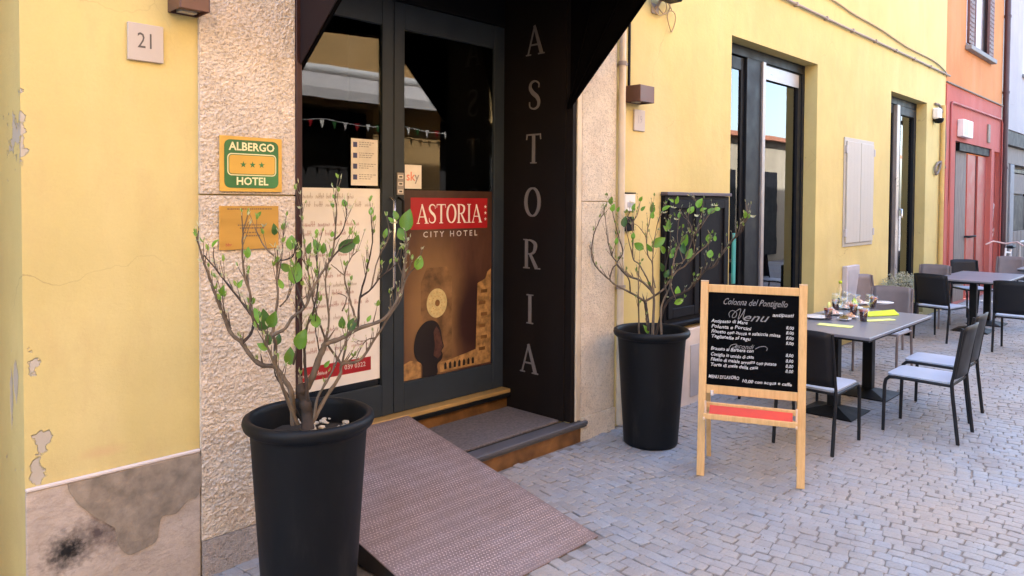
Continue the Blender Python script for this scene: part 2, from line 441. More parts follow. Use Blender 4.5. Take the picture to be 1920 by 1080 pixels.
# ------------------------------------------------------------------ mesh builder
class MB:
    def __init__(s):
        s.v = []; s.f = []; s.sm = []; s.mi = []; s.cur = 0
    def add(s, vs, fs, smooth=False):
        o = len(s.v)
        s.v += [tuple(p) for p in vs]
        for f in fs:
            s.f.append([i + o for i in f]); s.sm.append(smooth); s.mi.append(s.cur)
        return s
    def box(s, a, b, bev=0.0):
        (x0, y0, z0), (x1, y1, z1) = [min(p, q) for p, q in zip(a, b)], [max(p, q) for p, q in zip(a, b)]
        if bev <= 0:
            vs = [(x, y, z) for z in (z0, z1) for y in (y0, y1) for x in (x0, x1)]
            return s.add(vs, [(0, 2, 3, 1), (4, 5, 7, 6), (0, 1, 5, 4), (2, 6, 7, 3), (0, 4, 6, 2), (1, 3, 7, 5)])
        bm = bmesh.new(); bmesh.ops.create_cube(bm, size=1)
        for v in bm.verts:
            v.co = Vector(((x0 + x1) / 2 + v.co.x * (x1 - x0), (y0 + y1) / 2 + v.co.y * (y1 - y0), (z0 + z1) / 2 + v.co.z * (z1 - z0)))
        bmesh.ops.bevel(bm, geom=bm.edges[:], offset=bev, segments=1, profile=.5, affect='EDGES')
        return s.from_bm(bm)
    def from_bm(s, bm, smooth=False):
        bm.verts.index_update()
        s.add([v.co[:] for v in bm.verts], [[v.index for v in f.verts] for f in bm.faces], smooth); bm.free(); return s
    def tube(s, pts, r, n=8, cap=True):
        pts = [Vector(p) for p in pts]
        rs = r if isinstance(r, (list, tuple)) else [r] * len(pts)
        t0 = (pts[1] - pts[0]).normalized()
        ref = Vector((0, 0, 1)) if abs(t0.z) < .9 else Vector((1, 0, 0))
        u = t0.cross(ref).normalized()
        vs = []; fs = []
        for i, p in enumerate(pts):
            a = pts[max(i - 1, 0)]; b = pts[min(i + 1, len(pts) - 1)]
            t_ = (b - a).normalized()
            u = (u - u.dot(t_) * t_)
            u = u.normalized() if u.length > 1e-6 else t_.orthogonal().normalized()
            w_ = t_.cross(u)
            for k in range(n):
                an = 2 * math.pi * k / n
                vs.append(p + (u * math.cos(an) + w_ * math.sin(an)) * rs[i])
        for i in range(len(pts) - 1):
            for k in range(n):
                a = i * n + k; b = i * n + (k + 1) % n
                fs.append((a, b, b + n, a + n))
        s.add(vs, fs, True)
        if cap:
            s.add(vs[:n], [list(range(n))[::-1]]); s.add(vs[-n:], [list(range(n))])
        return s
    def lathe(s, prof, c=(0, 0, 0), n=48, smooth=True):
        vs = []; fs = []
        for (r, z) in prof:
            for k in range(n):
                a = 2 * math.pi * k / n
                vs.append((c[0] + r * math.cos(a), c[1] + r * math.sin(a), c[2] + z))
        for i in range(len(prof) - 1):
            for k in range(n):
                a = i * n + k; b = i * n + (k + 1) % n
                fs.append((a, b, b + n, a + n))
        return s.add(vs, fs, smooth)
    def prism(s, poly, o, ux, uy, d):
        # polygon in (a,b) placed at o + a*ux + b*uy, thickness d along ux x uy (front face at +d)
        o, ux, uy = Vector(o), Vector(ux), Vector(uy)
        nn = ux.cross(uy).normalized()
        n = len(poly)
        A = [o + ux * a + uy * b for a, b in poly]; B = [p + nn * d for p in A]
        fs = [list(range(n))[::-1], [i + n for i in range(n)]] + [(i, (i + 1) % n, (i + 1) % n + n, i + n) for i in range(n)]
        return s.add(A + B, fs)
    def quad(s, a, b, c, d):
        return s.add([a, b, c, d], [(0, 1, 2, 3)])
    def mesh(s, name, mat):
        me = bpy.data.meshes.new(name)
        me.from_pydata(s.v, [], s.f)
        me.polygons.foreach_set('use_smooth', s.sm)
        for m_ in (mat if isinstance(mat, (list, tuple)) else [mat]):
            me.materials.append(m_)
        me.polygons.foreach_set('material_index', s.mi)
        me.update()
        return me
    def build(s, name, mat, parent=None):
        return link(name, s.mesh(name, mat), parent)
def link(name, me, parent=None):
    o = bpy.data.objects.new(name, me); COL.objects.link(o)
    if parent is not None:
        o.parent = parent
    return o
def tag(o, label=None, cat=None, group=None, kind=None):
    if label: o['label'] = label
    if cat: o['category'] = cat
    if group: o['group'] = group
    if kind: o['kind'] = kind
    return o
def empty(name, loc, label=None, cat=None, group=None, kind=None, rz=0):
    o = bpy.data.objects.new(name, None); COL.objects.link(o)
    o.location = loc; o.rotation_euler.z = rz
    o.empty_display_size = .1
    return tag(o, label, cat, group, kind)
def copy_tree(o, parent=None):
    c = o.copy(); COL.objects.link(c); c.parent = parent
    for ch in [x for x in bpy.data.objects if x.parent == o]:
        copy_tree(ch, c)
    return c
def catmull(P, n=6):
    P = [Vector(p) for p in P]; out_ = []
    for i in range(len(P) - 1):
        a = P[max(i - 1, 0)]; b = P[i]; c = P[i + 1]; d = P[min(i + 2, len(P) - 1)]
        for k in range(n):
            t_ = k / n
            out_.append(.5 * ((2 * b) + (c - a) * t_ + (2 * a - 5 * b + 4 * c - d) * t_ * t_ + (3 * b - a - 3 * c + d) * t_ ** 3))
    out_.append(P[-1])
    return out_
def circ(cx, cy, rx, ry=None, n=28):
    ry = ry or rx
    return [(cx + rx * math.cos(2 * math.pi * k / n), cy + ry * math.sin(2 * math.pi * k / n)) for k in range(n)]
def rrect(x0, y0, x1, y1, r, n=5):
    p = []
    for cx, cy, a0 in ((x1 - r, y1 - r, 0), (x0 + r, y1 - r, 90), (x0 + r, y0 + r, 180), (x1 - r, y0 + r, 270)):
        for k in range(n + 1):
            a = R(a0 + 90 * k / n); p.append((cx + r * math.cos(a), cy + r * math.sin(a)))
    return p
# text made from Blender's own built-in font, turned into mesh
def text(s_, size, mat, name, o, ux=(1, 0, 0), uy=(0, 0, 1), parent=None, align='CENTER', d=.0015, shear=0., sx=1., bold=0., mb=None, jit=0):
    cu = bpy.data.curves.new('t', 'FONT'); cu.body = s_; cu.size = size; cu.align_x = align; cu.align_y = 'CENTER'
    cu.resolution_u = 2; cu.shear = shear; cu.offset = bold
    to = bpy.data.objects.new('t', cu); COL.objects.link(to)
    dg = bpy.context.evaluated_depsgraph_get()
    me = bpy.data.meshes.new_from_object(to.evaluated_get(dg))
    o = Vector(o); ux = Vector(ux); uy = Vector(uy); nn = ux.cross(uy).normalized()
    vs = [o + ux * (v.co.x * sx) + uy * (v.co.y + (noise.noise(Vector((v.co.x * 14 / max(size * 20, .2), o.z * 9, 3))) * jit)) + nn * d for v in me.vertices]
    fs = [list(p.vertices) for p in me.polygons]
    bpy.data.objects.remove(to); bpy.data.curves.remove(cu); bpy.data.meshes.remove(me)
    q = mb or MB()
    q.add(vs, fs)
    if mb is None:
        return q.build(name, mat, parent)
# a Roman serif alphabet drawn from strokes: (x, y, width) points
SER = {
 'A': (.86, [[(.10, .03, .055), (.42, .98, .06)], [(.40, .98, .10), (.76, .03, .15)], [(.22, .34, .05), (.62, .34, .05)], [(0, .02, .04), (.24, .02, .04)], [(.60, .02, .04), (.90, .02, .04)]]),
 'S': (.56, [[(.50, .74, .03), (.49, .88, .05), (.30, .965, .06), (.12, .90, .09), (.08, .74, .13), (.20, .58, .15), (.40, .44, .15), (.50, .28, .13), (.46, .11, .09), (.28, .035, .06), (.08, .10, .05), (.05, .28, .03)]]),
 'T': (.74, [[(.37, .02, .14), (.37, .97, .14)], [(.02, .965, .05), (.72, .965, .05)], [(.02, .80, .03), (.045, .97, .045)], [(.72, .80, .03), (.695, .97, .045)], [(.22, .02, .04), (.52, .02, .04)]]),
 'O': (.80, [[(.40 + .33 * math.sin(a), .5 + .47 * math.cos(a), .05 + .10 * abs(math.sin(a))) for a in [2 * math.pi * k / 28 for k in range(29)]]]),
 'R': (.80, [[(.16, .02, .14), (.16, .98, .14)], [(.16, .965, .05), (.38, .96, .06), (.58, .86, .13), (.60, .72, .15), (.52, .56, .10), (.36, .505, .05), (.18, .50, .05)], [(.34, .50, .10), (.66, .03, .14)], [(.01, .02, .04), (.32, .02, .04)], [(.01, .98, .04), (.2, .98, .04)], [(.60, .02, .04), (.84, .02, .04)]]),
 'I': (.34, [[(.17, .02, .14), (.17, .98, .14)], [(.01, .02, .04), (.33, .02, .04)], [(.01, .98, .04), (.33, .98, .04)]]),
}
def serif(ch, mb, o, ux, uy, h, sx=1., d=.003, lift=0.):
    ux, uy = Vector(ux), Vector(uy); nn = ux.cross(uy).normalized(); o = Vector(o)
    for k, st in enumerate(SER[ch][1]):
        P = [Vector(p) for p in st]
        if len(P) > 2 and ch != 'O':
            P = catmull(P, 4)
        L = []; Rr = []
        for i, p in enumerate(P):
            a = P[max(i - 1, 0)]; b = P[min(i + 1, len(P) - 1)]
            if ch == 'O' and i in (0, len(P) - 1):
                a, b = P[-2], P[1]
            t_ = Vector((b.x - a.x, b.y - a.y)).normalized(); q = Vector((-t_.y, t_.x)) * p.z / 2
            L.append((p.x + q.x, p.y + q.y)); Rr.append((p.x - q.x, p.y - q.y))
        dd = d + k * .00015 + lift
        n = len(L)
        vs = [o + ux * (x * h * sx) + uy * (y * h) + nn * dd for x, y in L + Rr] + [o + ux * (x * h * sx) + uy * (y * h) + nn * lift for x, y in L + Rr]
        fs = []
        for i in range(n - 1):
            fs.append((i, i + 1, n + i + 1, n + i))
            fs.append((i, 2 * n + i, 2 * n + i + 1, i + 1)); fs.append((n + i, n + i + 1, 3 * n + i + 1, 3 * n + i))
        fs += [(0, n, 3 * n, 2 * n), (n - 1, 3 * n - 1, 4 * n - 1, 2 * n - 1)]
        mb.add(vs, fs)
    return SER[ch][0] * h * sx

# ------------------------------------------------------------------ the ground
g = MB()
g.quad((-90, -90, -.007), (110, -90, -.007), (110, 90, -.007), (-90, 90, -.007))
paving = tag(g.build('paving', M['joint']), 'street paved with grey and tan stone setts', None, None, 'structure')
def sett_shape(seed):
    rr = random.Random(seed)
    w_, l_ = .0334 + rr.uniform(-.0016, .0012), .0415 + rr.uniform(-.003, .003)
    pts = []
    for (sx_, sy_) in ((1, 1), (-1, 1), (-1, -1), (1, -1)):
        jx, jy = rr.uniform(-.003, .0018), rr.uniform(-.003, .0018)
        c_ = .003 + rr.uniform(0, .006)
        x, y = sx_ * (w_ + jx), sy_ * (l_ + jy)
        a, b = (x, y - sy_ * c_), (x - sx_ * c_, y)
        pts += [a, b] if sx_ * sy_ > 0 else [b, a]
    top = []; tl = [rr.uniform(-.03, .03), rr.uniform(-.03, .03)]
    z = rr.uniform(-.0028, .0028)
    vs = [(x, y, -.02) for x, y in pts] + [(x, y, -.004 + z + x * tl[0] + y * tl[1]) for x, y in pts] + [(x * .91, y * .91, z - .0006 + x * tl[0] + y * tl[1]) for x, y in pts] + [(0, 0, z + .0015)]
    fs = []
    for i in range(8):
        j = (i + 1) % 8
        fs += [(i, j, 8 + j, 8 + i), (8 + i, 8 + j, 16 + j, 16 + i), (16 + i, 16 + j, 24)]
    return vs, fs
shapes = [sett_shape(100 + k) for k in range(24)]
sett_me = []
for vs, fs in shapes:
    q = MB(); q.add(vs, fs, False); sett_me.append(q.mesh('sett', M['sett']))
pl = []
rr = random.Random(3)
PX, PY = .068, .084
for r_ in range(-18, 300):
    yy = -6.0 + rr.uniform(0, PY)
    while yy < -.02:
        ph = (yy + 6.0) / 2.3
        bow = .15 * math.sin(ph * math.pi) ** 2 + .03 * math.sin(yy * 2.1 + r_ * .11)
        x = .4 + r_ * PX + bow
        slope = .15 * math.pi / 2.3 * math.sin(2 * ph * math.pi)
        pl.append((x + rr.uniform(-.004, .004), yy, rr.randrange(24), math.atan2(-slope, 1) + rr.uniform(-.06, .06) + (math.pi if rr.random() < .5 else 0), rr.uniform(.95, 1.05)))
        yy += PY * rr.uniform(.9, 1.1) / math.sqrt(1 + slope * slope) 
def vis(p):
    q = to_pix((p[0], p[1], 0))
    return q is not None and -30 < q[0] < 1950 and 600 < q[1] < 1110
def hidden_under(p):
    x, y = p[0], p[1]
    return (1.9 < x < 3.02 and y > -1.08) or (1.9 < x < 4.18 and y > -.09)
cand = sorted([i for i, p in enumerate(pl) if vis(p) and not hidden_under(p)], key=lambda i: (pl[i][0] - CAM.x) ** 2 + (pl[i][1] - CAM.y) ** 2)
near = set(cand[:298])
mass = MB()
for i, (x, y, k, a, s_) in enumerate(pl):
    if 1.9 < x < 3.02 and y > -1.06: continue
    if 1.9 < x < 4.16 and y > -.07: continue
    if i in near:
        o = link('sett', sett_me[k], paving); o.location = (x, y, 0); o.rotation_euler.z = a; o.scale = (s_, s_, 1)
    else:
        ca, sa = math.cos(a) * s_, math.sin(a) * s_
        mass.add([(x + vx * ca - vy * sa, y + vx * sa + vy * ca, vz) for vx, vy, vz in shapes[k][0]], shapes[k][1])
tag(mass.build('setts', M['sett'], paving), kind='stuff')

q = MB(); rr = random.Random(77)
for k in range(900):
    x = rr.uniform(4.2, 15) if k % 3 else rr.uniform(.8, 6); y = -abs(rr.gauss(0, .10)) - .012 if k % 3 else -rr.uniform(.1, 3.2); s_ = rr.uniform(.002, .0055)
    if 1.9 < x < 4.2 and y > -1.1: continue
    q.add([(x + s_ * rr.uniform(.6, 1.3), y, .002), (x, y + s_, .002), (x - s_, y - s_ * .3, .002), (x, y - s_, .002), (x, y, .002 + s_)], [(0, 1, 4), (1, 2, 4), (2, 3, 4), (3, 0, 4)])
tag(q.build('grit', simple('grit', (.20, .16, .12), .9, var=.6, scale=30), paving), kind='stuff')

# ------------------------------------------------------------------ facades
def facade(mb, x0, x1, z0, z1, opens, y=0., depth=.17):
    """front sheet with openings (x0,x1,z0,z1,depth) and their reveals"""
    xs = sorted({x0, x1, *[o[0] for o in opens], *[o[1] for o in opens]})
    zs = sorted({z0, z1, *[o[2] for o in opens], *[o[3] for o in opens]})
    for i in range(len(xs) - 1):
        for j in range(len(zs) - 1):
            cx, cz = (xs[i] + xs[i + 1]) / 2, (zs[j] + zs[j + 1]) / 2
            if any(o[0] < cx < o[1] and o[2] < cz < o[3] for o in opens): continue
            mb.quad((xs[i], y, zs[j]), (xs[i + 1], y, zs[j]), (xs[i + 1], y, zs[j + 1]), (xs[i], y, zs[j + 1]))
    for o in opens:
        a, b, c, d_ = o[:4]; dp = o[4] if len(o) > 4 else depth
        mb.quad((a, y, c), (a, y, d_), (a, y + dp, d_), (a, y + dp, c))
        mb.quad((b, y, c), (b, y + dp, c), (b, y + dp, d_), (b, y, d_))
        mb.quad((a, y, d_), (b, y, d_), (b, y + dp, d_), (a, y + dp, d_))
        mb.quad((a, y, c), (a, y + dp, c), (b, y + dp, c), (b, y, c))
H = 8.3
hotel = empty('hotel_building', (0, 0, 0), 'yellow plastered hotel building with stone pillars round its dark glass entrance', 'building')
W1 = (6.293, 8.262, .06, 3.235); W2 = (10.735, 12.37, .06, 3.218)
DOOR = (1.90, 4.0, .0, 3.6)
wl = MB()
facade(wl, -6, 13.36, 0, H, [(-.75, .727, 0, 3.1, .6), (*DOOR, .66), (*W1, .19), (*W2, .19)])
wl.quad((13.36, 0, 0), (13.36, 6, 0), (13.36, 6, H), (13.36, 0, H)); wl.quad((-6, 0, 0), (-6, 6, 0), (-6, 6, H), (-6, 0, H)); wl.quad((-6, 6, 0), (13.36, 6, 0), (13.36, 6, H), (-6, 6, H))
wl.build('wall', M['yellow'], hotel)
q = MB(); q.box((-6.2, -.45, H), (13.36, 6.2, H + .15)); q.build('roof', M['roof'], hotel)
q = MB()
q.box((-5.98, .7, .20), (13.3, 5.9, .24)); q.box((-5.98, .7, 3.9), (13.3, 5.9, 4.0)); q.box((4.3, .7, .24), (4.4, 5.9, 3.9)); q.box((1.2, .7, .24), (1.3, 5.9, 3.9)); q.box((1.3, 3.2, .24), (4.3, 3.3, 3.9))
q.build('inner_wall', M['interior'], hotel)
q = MB(); q.box((1.3, .9, .245), (4.3, 3.2, .25)); q.build('inner_floor', M['floor_in'], hotel)
# unseen wooden panel added deep in the left opening to stop light
q = MB(); q.box((-.75, .55, 0), (.72, .6, 3.1)); q.build('light_stop', M['old_wood'], hotel)
# plinth of the left wall bay
zt = .568
q = MB(); q.box((.727, -.016, -.02), (1.398, -.001, zt), .003); pln = q.build('plinth', M['cement'], hotel)
q = MB(); q.box((.727, -.020, zt + .001), (1.398, -.001, zt + .014), .003); q.build('plinth_edge', M['pale_edge'], pln)
poly_px = [(125, 905), (215, 886), (300, 868), (374, 850), (373, 925), (352, 938), (330, 962), (305, 968), (297, 990), (292, 1015), (262, 1033), (240, 1040), (222, 1022), (215, 990), (204, 983), (180, 970), (150, 948), (132, 925)]
pts = [on_plane(u, v, (0, -.016, 0), Vector((0, 1, 0))) for u, v in poly_px]
pts = catmull(pts + [pts[0]], 3)[:-1]
q = MB(); q.prism([(p.x + .003 * noise.noise(p * 40), min(p.z + .003 * noise.noise(p * 47), zt - .002)) for p in pts], (0, -.0165, 0), (1, 0, 0), (0, 0, 1), .0028)
q.build('plaster_patch', M['cement_patch'], pln)
# rough stone pillars
def rough_panel(x0, x1, z0, z1, y, step, amp, seed, mat, name, parent, fscale=22, streak=(1, 1)):
    nx = max(2, int((x1 - x0) / step)); nz = int((z1 - z0) / step)
    vs = []; fs = []
    for j in range(nz + 1):
        for i in range(nx + 1):
            x = x0 + (x1 - x0) * i / nx; z = z0 + (z1 - z0) * j / nz
            p = Vector((x * fscale * streak[0], seed, z * fscale * streak[1]))
            h = noise.turbulence(p, 3, False) * amp + noise.noise(p * .3) * amp * .5
            e = min(i, nx - i, j, nz - j)
            if e == 0: h = 0
            vs.append((x, y - .002 - max(h, -.001), z))
    for j in range(nz):
        for i in range(nx):
            a = j * (nx + 1) + i
            fs.append((a, a + 1, a + nx + 2, a + nx + 1))
    q = MB(); q.add(vs, fs, True)
    q.box((x0, y, z0), (x1, -.001, z1))
    return q.build(name, mat, parent)
pil = empty('stone_pillar', (1.64, 0, 0)); pil.parent = hotel
def local(o, parent_loc):
    return o
for (a, b) in ((.162, 1.719), (1.727, 3.6)):
    o = rough_panel(1.402, 1.868, a, b, -.018, .0044, .0075, 3.3, M['stone'], 'stone_slab', None, 100, (1, 1.2))
    o.parent = pil; o.matrix_parent_inverse = Matrix.Translation((-1.64, 0, 0))
    o.location = (0, 0, 0)
o = rough_panel(1.405, 1.868, -.01, .158, -.024, .012, .004, 9.1, M['granite'], 'pillar_base', None, 60)
o.parent = pil; o.matrix_parent_inverse = Matrix.Translation((-1.64, 0, 0))
pil2 = empty('stone_pillar', (4.3, 0, 0)); pil2.parent = hotel
for (a, b) in ((.166, 1.702), (1.708, 3.6)):
    o = rough_panel(4.105, 4.502, a, b, -.018, .012, .0035, 5.3, M['stone_fine'], 'stone_slab', None, 60)
    o.parent = pil2; o.matrix_parent_inverse = Matrix.Translation((-4.3, 0, 0))
o = rough_panel(4.10, 4.505, -.01, .162, -.03, .015, .003, 9.4, M['stone_fine'], 'pillar_base', None, 60)
o.parent = pil2; o.matrix_parent_inverse = Matrix.Translation((-4.3, 0, 0))
# metal edges of the doorway
q = MB(); q.box((1.870, -.03, 0), (1.902, .10, 3.6), .003); q.build('door_surround', M['maroon'], hotel)
q = MB(); q.box((3.992, -.026, .15), (4.032, .6, 3.6), .002); q.build('door_surround', M['brown_metal'], hotel)
q = MB(); q.box((4.034, -.034, .15), (4.060, -.001, 3.6), .003); q.box((4.063, -.022, .15), (4.101, -.001, 3.6), .003); q.build('door_surround', M['pipe'], hotel)
q = MB(); q.box((3.975, .03, .15), (3.99, .649, 3.55)); jamb = q.build('jamb_panel', M['brown_metal'], hotel)
# ceiling of the entrance recess
q = MB(); q.box((1.904, .0, 3.56), (3.988, .64, 3.59)); q.build('soffit', M['black_metal'], hotel)

# steel letters on the side of the entrance, each on its own
for ch, zc, yc in (('A', 2.867, .320), ('S', 2.471, .322), ('T', 2.085, .326), ('O', 1.697, .333), ('R', 1.318, .342), ('I', .914, .352), ('A', .551, .360)):
    q = MB(); h_ = .215; sx_ = .92
    serif(ch, q, (3.975, yc + SER[ch][0] * h_ * sx_ / 2, zc - h_ / 2), (0, -1, 0), (0, 0, 1), h_, sx_, .006)
    o = q.build('letter', M['letters'], jamb)

# ------------------------------------------------------------------ steps and threshold
steps = empty('entrance_step', (3.0, .2, 0)); steps.parent = hotel
def stp(q, n_, m_):
    o = q.build(n_, m_); o.parent = steps; o.matrix_parent_inverse = Matrix.Translation((-3.0, -.2, 0)); return o
q = MB(); q.box((1.906, .0, -.01), (3.972, .58, .138)); stp(q, 'step_block', M['black_side'])
q = MB(); q.box((1.906, -.028, -.01), (4.14, -.002, .098)); stp(q, 'riser', M['rusty'])
q = MB(); q.box((1.906, -.055, .112), (4.155, .055, .142), .006); q.box((1.906, -.045, .099), (4.148, -.003, .111)); stp(q, 'nosing', M['nosing'])
q = MB(); q.box((3.0, .062, .140), (3.968, .565, .158), .004); stp(q, 'door_mat', M['mat'])
q = MB(); q.box((1.906, .58, .14), (3.97, .70, .262)); stp(q, 'riser', M['rusty'])
q = MB(); q.box((1.906, .548, .232), (4.0, .578, .262), .004); stp(q, 'nosing', M['black_metal'])
q = MB(); q.box((1.906, .55, .264), (4.0, .70, .292), .003); stp(q, 'threshold', M['gold'])

# ------------------------------------------------------------------ the double glass door
def frame_rect(q, x0, x1, z0, z1, wl_, wr, wt, wb, y0, y1, bev=.003):
    q.box((x0, y0, z0), (x0 + wl_, y1, z1), bev); q.box((x1 - wr, y0, z0), (x1, y1, z1), bev)
    q.box((x0 + wl_, y0 + .001, z0), (x1 - wr, y1 - .001, z0 + wb), bev); q.box((x0 + wl_, y0 + .001, z1 - wt), (x1 - wr, y1 - .001, z1), bev)
DY = .65
dz0, dz1 = .295, 3.0
def door_leaf(x0, x1, g0, g1, gz0, gz1):
    q = MB(); frame_rect(q, x0, x1, dz0, dz1, g0 - x0, x1 - g1, dz1 - gz1, gz0 - dz0, DY - .025, DY + .025)
    d_ = q.build('glass_door', M['door_frame'], hotel)
    q = MB(); q.box((g0 + .0005, DY - .004, gz0 + .0005), (g1 - .0005, DY + .004, gz1 - .0005)); q.build('door_glass', M['glass'], d_)
    return d_
leafL = door_leaf(1.906, 2.945, 2.03, 2.855, .50, 2.83)
leafR = door_leaf(2.950, 3.972, 3.034, 3.866, .485, 2.83)
q = MB(); q.box((1.906, DY - .03, 3.005), (3.972, DY + .03, 3.555), .003); q.build('transom', M['black_metal'], hotel)
# pull handles
for xx, lf in ((2.915, leafL), (2.985, leafR)):
    q = MB(); q.tube([(xx, DY - .03, 1.12), (xx, DY - .075, 1.14), (xx, DY - .075, 1.70), (xx, DY - .03, 1.72)], .010, 10); q.build('door_handle', M['chrome'] if xx < 2.95 else M['black_metal'], lf)
q = MB(); q.box((2.968, DY - .034, 1.74), (3.022, DY - .026, 1.885)); lk = q.build('lock_label', M['print_grey'], leafR)
q = MB()
for zz in (1.762, 1.812, 1.858):
    q.box((2.975, DY - .0355, zz - .012), (3.015, DY - .0345, zz + .012))
q.build('label_print', M['print_white'], lk)
q = MB()
for zz in (1.762, 1.812, 1.858):
    q.box((2.982, DY - .0365, zz - .006), (3.008, DY - .036, zz + .006))
q.build('label_mark', M['engraved'], lk)
FY = DY - .026   # film in front of the glass
FYG = DY - .0055
def film(q, x0, x1, z0, z1, k=0):
    y = FYG - .0008 * k
    return q.box((x0, y - .0006, z0), (x1, y, z1))
# left poster
post = tag(film(MB(), 2.032, 2.850, .545, 1.776).build('window_poster', M['paper']), 'pale beige poster with red script lines on the left leaf of the glass door', 'poster')
rr = random.Random(6)
def script_line(q, x0, x1, z, h, rr_, y):
    x = x0
    while x < x1:
        wlen = rr_.uniform(.03, .10)
        n_ = int(wlen / .009)
        pts_ = []
        for i in range(n_):
            if x > x1: break
            hh = h * rr_.choice((.45, .5, .6, .95, 1.0))
            q.add([(x, y, z - h * .12), (x + .0032, y, z - h * .12), (x + .0062, y, z + hh - h * .1), (x + .0030, y, z + hh - h * .1)], [(0, 1, 2, 3)])
            q.add([(x + .0030, y, z + hh * .5), (x + .0095, y, z + hh * .25), (x + .0095, y, z + hh * .12), (x + .0030, y, z + hh * .34)], [(0, 1, 2, 3)])
            x += .009 + rr_.uniform(-.001, .002)
        x += rr_.uniform(.014, .03)
for key, rows in (('ink_grey', [1.715, 1.665, 1.17, .97]), ('ink_pink', [1.545, 1.49, 1.36, 1.23, 1.12, 1.05, .90, .84, .78])):
    for z in rows:
        q = MB(); script_line(q, 2.09 + rr.uniform(0, .05), 2.79 - rr.uniform(0, .18), z, .034, rr, FYG - .0014)
        tag(q.build('script_line', M[key], post), kind='stuff')
q = MB(); q.box((2.14, FYG - .0022, .612), (2.78, FYG - .0014, .698)); st = q.build('red_banner', M['print_red'], post)
q = MB(); script_line(q, 2.19, 2.45, .640, .032, rr, FYG - .0030)
text('039 0322', .042, None, '', (2.66, FYG - .0030, .655), mb=q, d=0)
q.build('banner_lettering', M['print_white'], st)
# right poster with the hotel's own picture
p2 = tag(film(MB(), 3.036, 3.862, .487, 1.772).build('window_poster', M['print_night']), 'dark brown night photograph poster with red name panel on the right glass door leaf', 'poster')
q = MB(); q.box((3.10, FYG - .0022, 1.505), (3.815, FYG - .0014, 1.722)); rp = q.build('name_panel', M['print_red'], p2)
q = MB(); x = 3.150
for ch in 'ASTORIA':
    h_ = .135
    x += serif(ch, q, (x, FYG - .0026, 1.545), (1, 0, 0), (0, 0, 1), h_, .86, .0004) + .005
    if ch == 'A' and x > 3.5: pass
q.build('name_lettering', M['print_white'], rp)
q = MB()
for k in range(3):
    q.prism([((.014 if i % 2 == 0 else .006) * math.sin(math.pi * i / 5), (.014 if i % 2 == 0 else .006) * math.cos(math.pi * i / 5)) for i in range(10)], (3.795, FYG - .0026, 1.57 + .045 * k), (1, 0, 0), (0, 0, 1), .0003)
q.build('star_mark', M['print_white'], rp)
text('C I T Y   H O T E L', .056, simple('print_silver', (.55, .52, .50), .5), 'poster_lettering', (3.46, FYG - .0018, 1.468), parent=p2, bold=.0006, sx=1.12, d=0)['kind'] = 'stuff'
yq = FYG - .0016
def flat(name, poly, mat, k=0, par=p2):
    q = MB(); q.prism(poly, (0, yq - .0007 * k, 0), (1, 0, 0), (0, 0, 1), .0005); return q.build(name, mat, par)
flat('printed_tower', [(3.19, .50), (3.47, .50), (3.47, 1.16), (3.42, 1.24), (3.24, 1.24), (3.19, 1.14)], simple('tower_print', (.19, .10, .040), .4, var=.6, scale=9), 0)
flat('printed_rosette', circ(3.332, .990, .092, .102), M['print_disc'], 1)
for rr_ in (.070, .045):
    q = MB()
    for k in range(16):
        a = 2 * math.pi * k / 16
        q.prism([(3.332 + rr_ * math.cos(a) + .004 * dx, .990 + rr_ * 1.1 * math.sin(a) + .004 * dz) for dx, dz in ((-1, -1), (1, -1), (1, 1), (-1, 1))], (0, yq - .0014, 0), (1, 0, 0), (0, 0, 1), .0006)
    q.build('printed_ring', M['gold'], p2)
flat('printed_center', circ(3.336, .990, .022, .024, 12), M['rusty'], 2)
# arcade on the right and at the foot, lit windows
flat('printed_palace', [(3.70, .50), (3.855, .50), (3.855, 1.20), (3.82, 1.18), (3.80, 1.13), (3.72, 1.10)], M['print_gold'], 0)
q = MB()
for k in range(6):
    q.box((3.735 + .018 * (k % 2), yq - .0012, .60 + .085 * k), (3.80 + .018 * (k % 2), yq - .0008, .625 + .085 * k))
q.build('printed_cornice', M['rusty'], p2)
flat('printed_arcade', [(3.36, .50), (3.72, .50), (3.72, .62), (3.60, .60), (3.44, .575), (3.36, .57)], M['print_gold'], 1)
q = MB()
for k in range(7):
    x = 3.40 + .044 * k
    q.prism([(x, .515), (x + .022, .515), (x + .022, .55), (x + .011, .565), (x, .55)], (0, yq - .0013, 0), (1, 0, 0), (0, 0, 1), .0005)
q.build('printed_arches', M['print_black'], p2)
flat('printed_plaza', [(3.04, .49), (3.19, .49), (3.19, .60), (3.10, .62), (3.04, .60)], M['print_gold'], 0)
# bust silhouette
head = [(3.20, .49), (3.33, .49), (3.335, .56), (3.37, .585), (3.385, .62), (3.375, .65), (3.395, .68), (3.380, .73), (3.365, .80), (3.33, .855), (3.28, .875), (3.22, .865), (3.165, .82), (3.135, .75), (3.13, .67), (3.16, .61), (3.20, .575)]
hp = catmull([(a, b, 0) for a, b in head + head[:1]], 4)[:-1]
flat('printed_bust', [(p.x, p.y) for p in hp], M['print_black'], 3)
flat('printed_face', [(3.34, .60), (3.372, .625), (3.368, .65), (3.385, .68), (3.372, .73), (3.35, .80), (3.325, .83), (3.30, .79), (3.315, .70), (3.30, .63)], M['print_flesh'], 4)
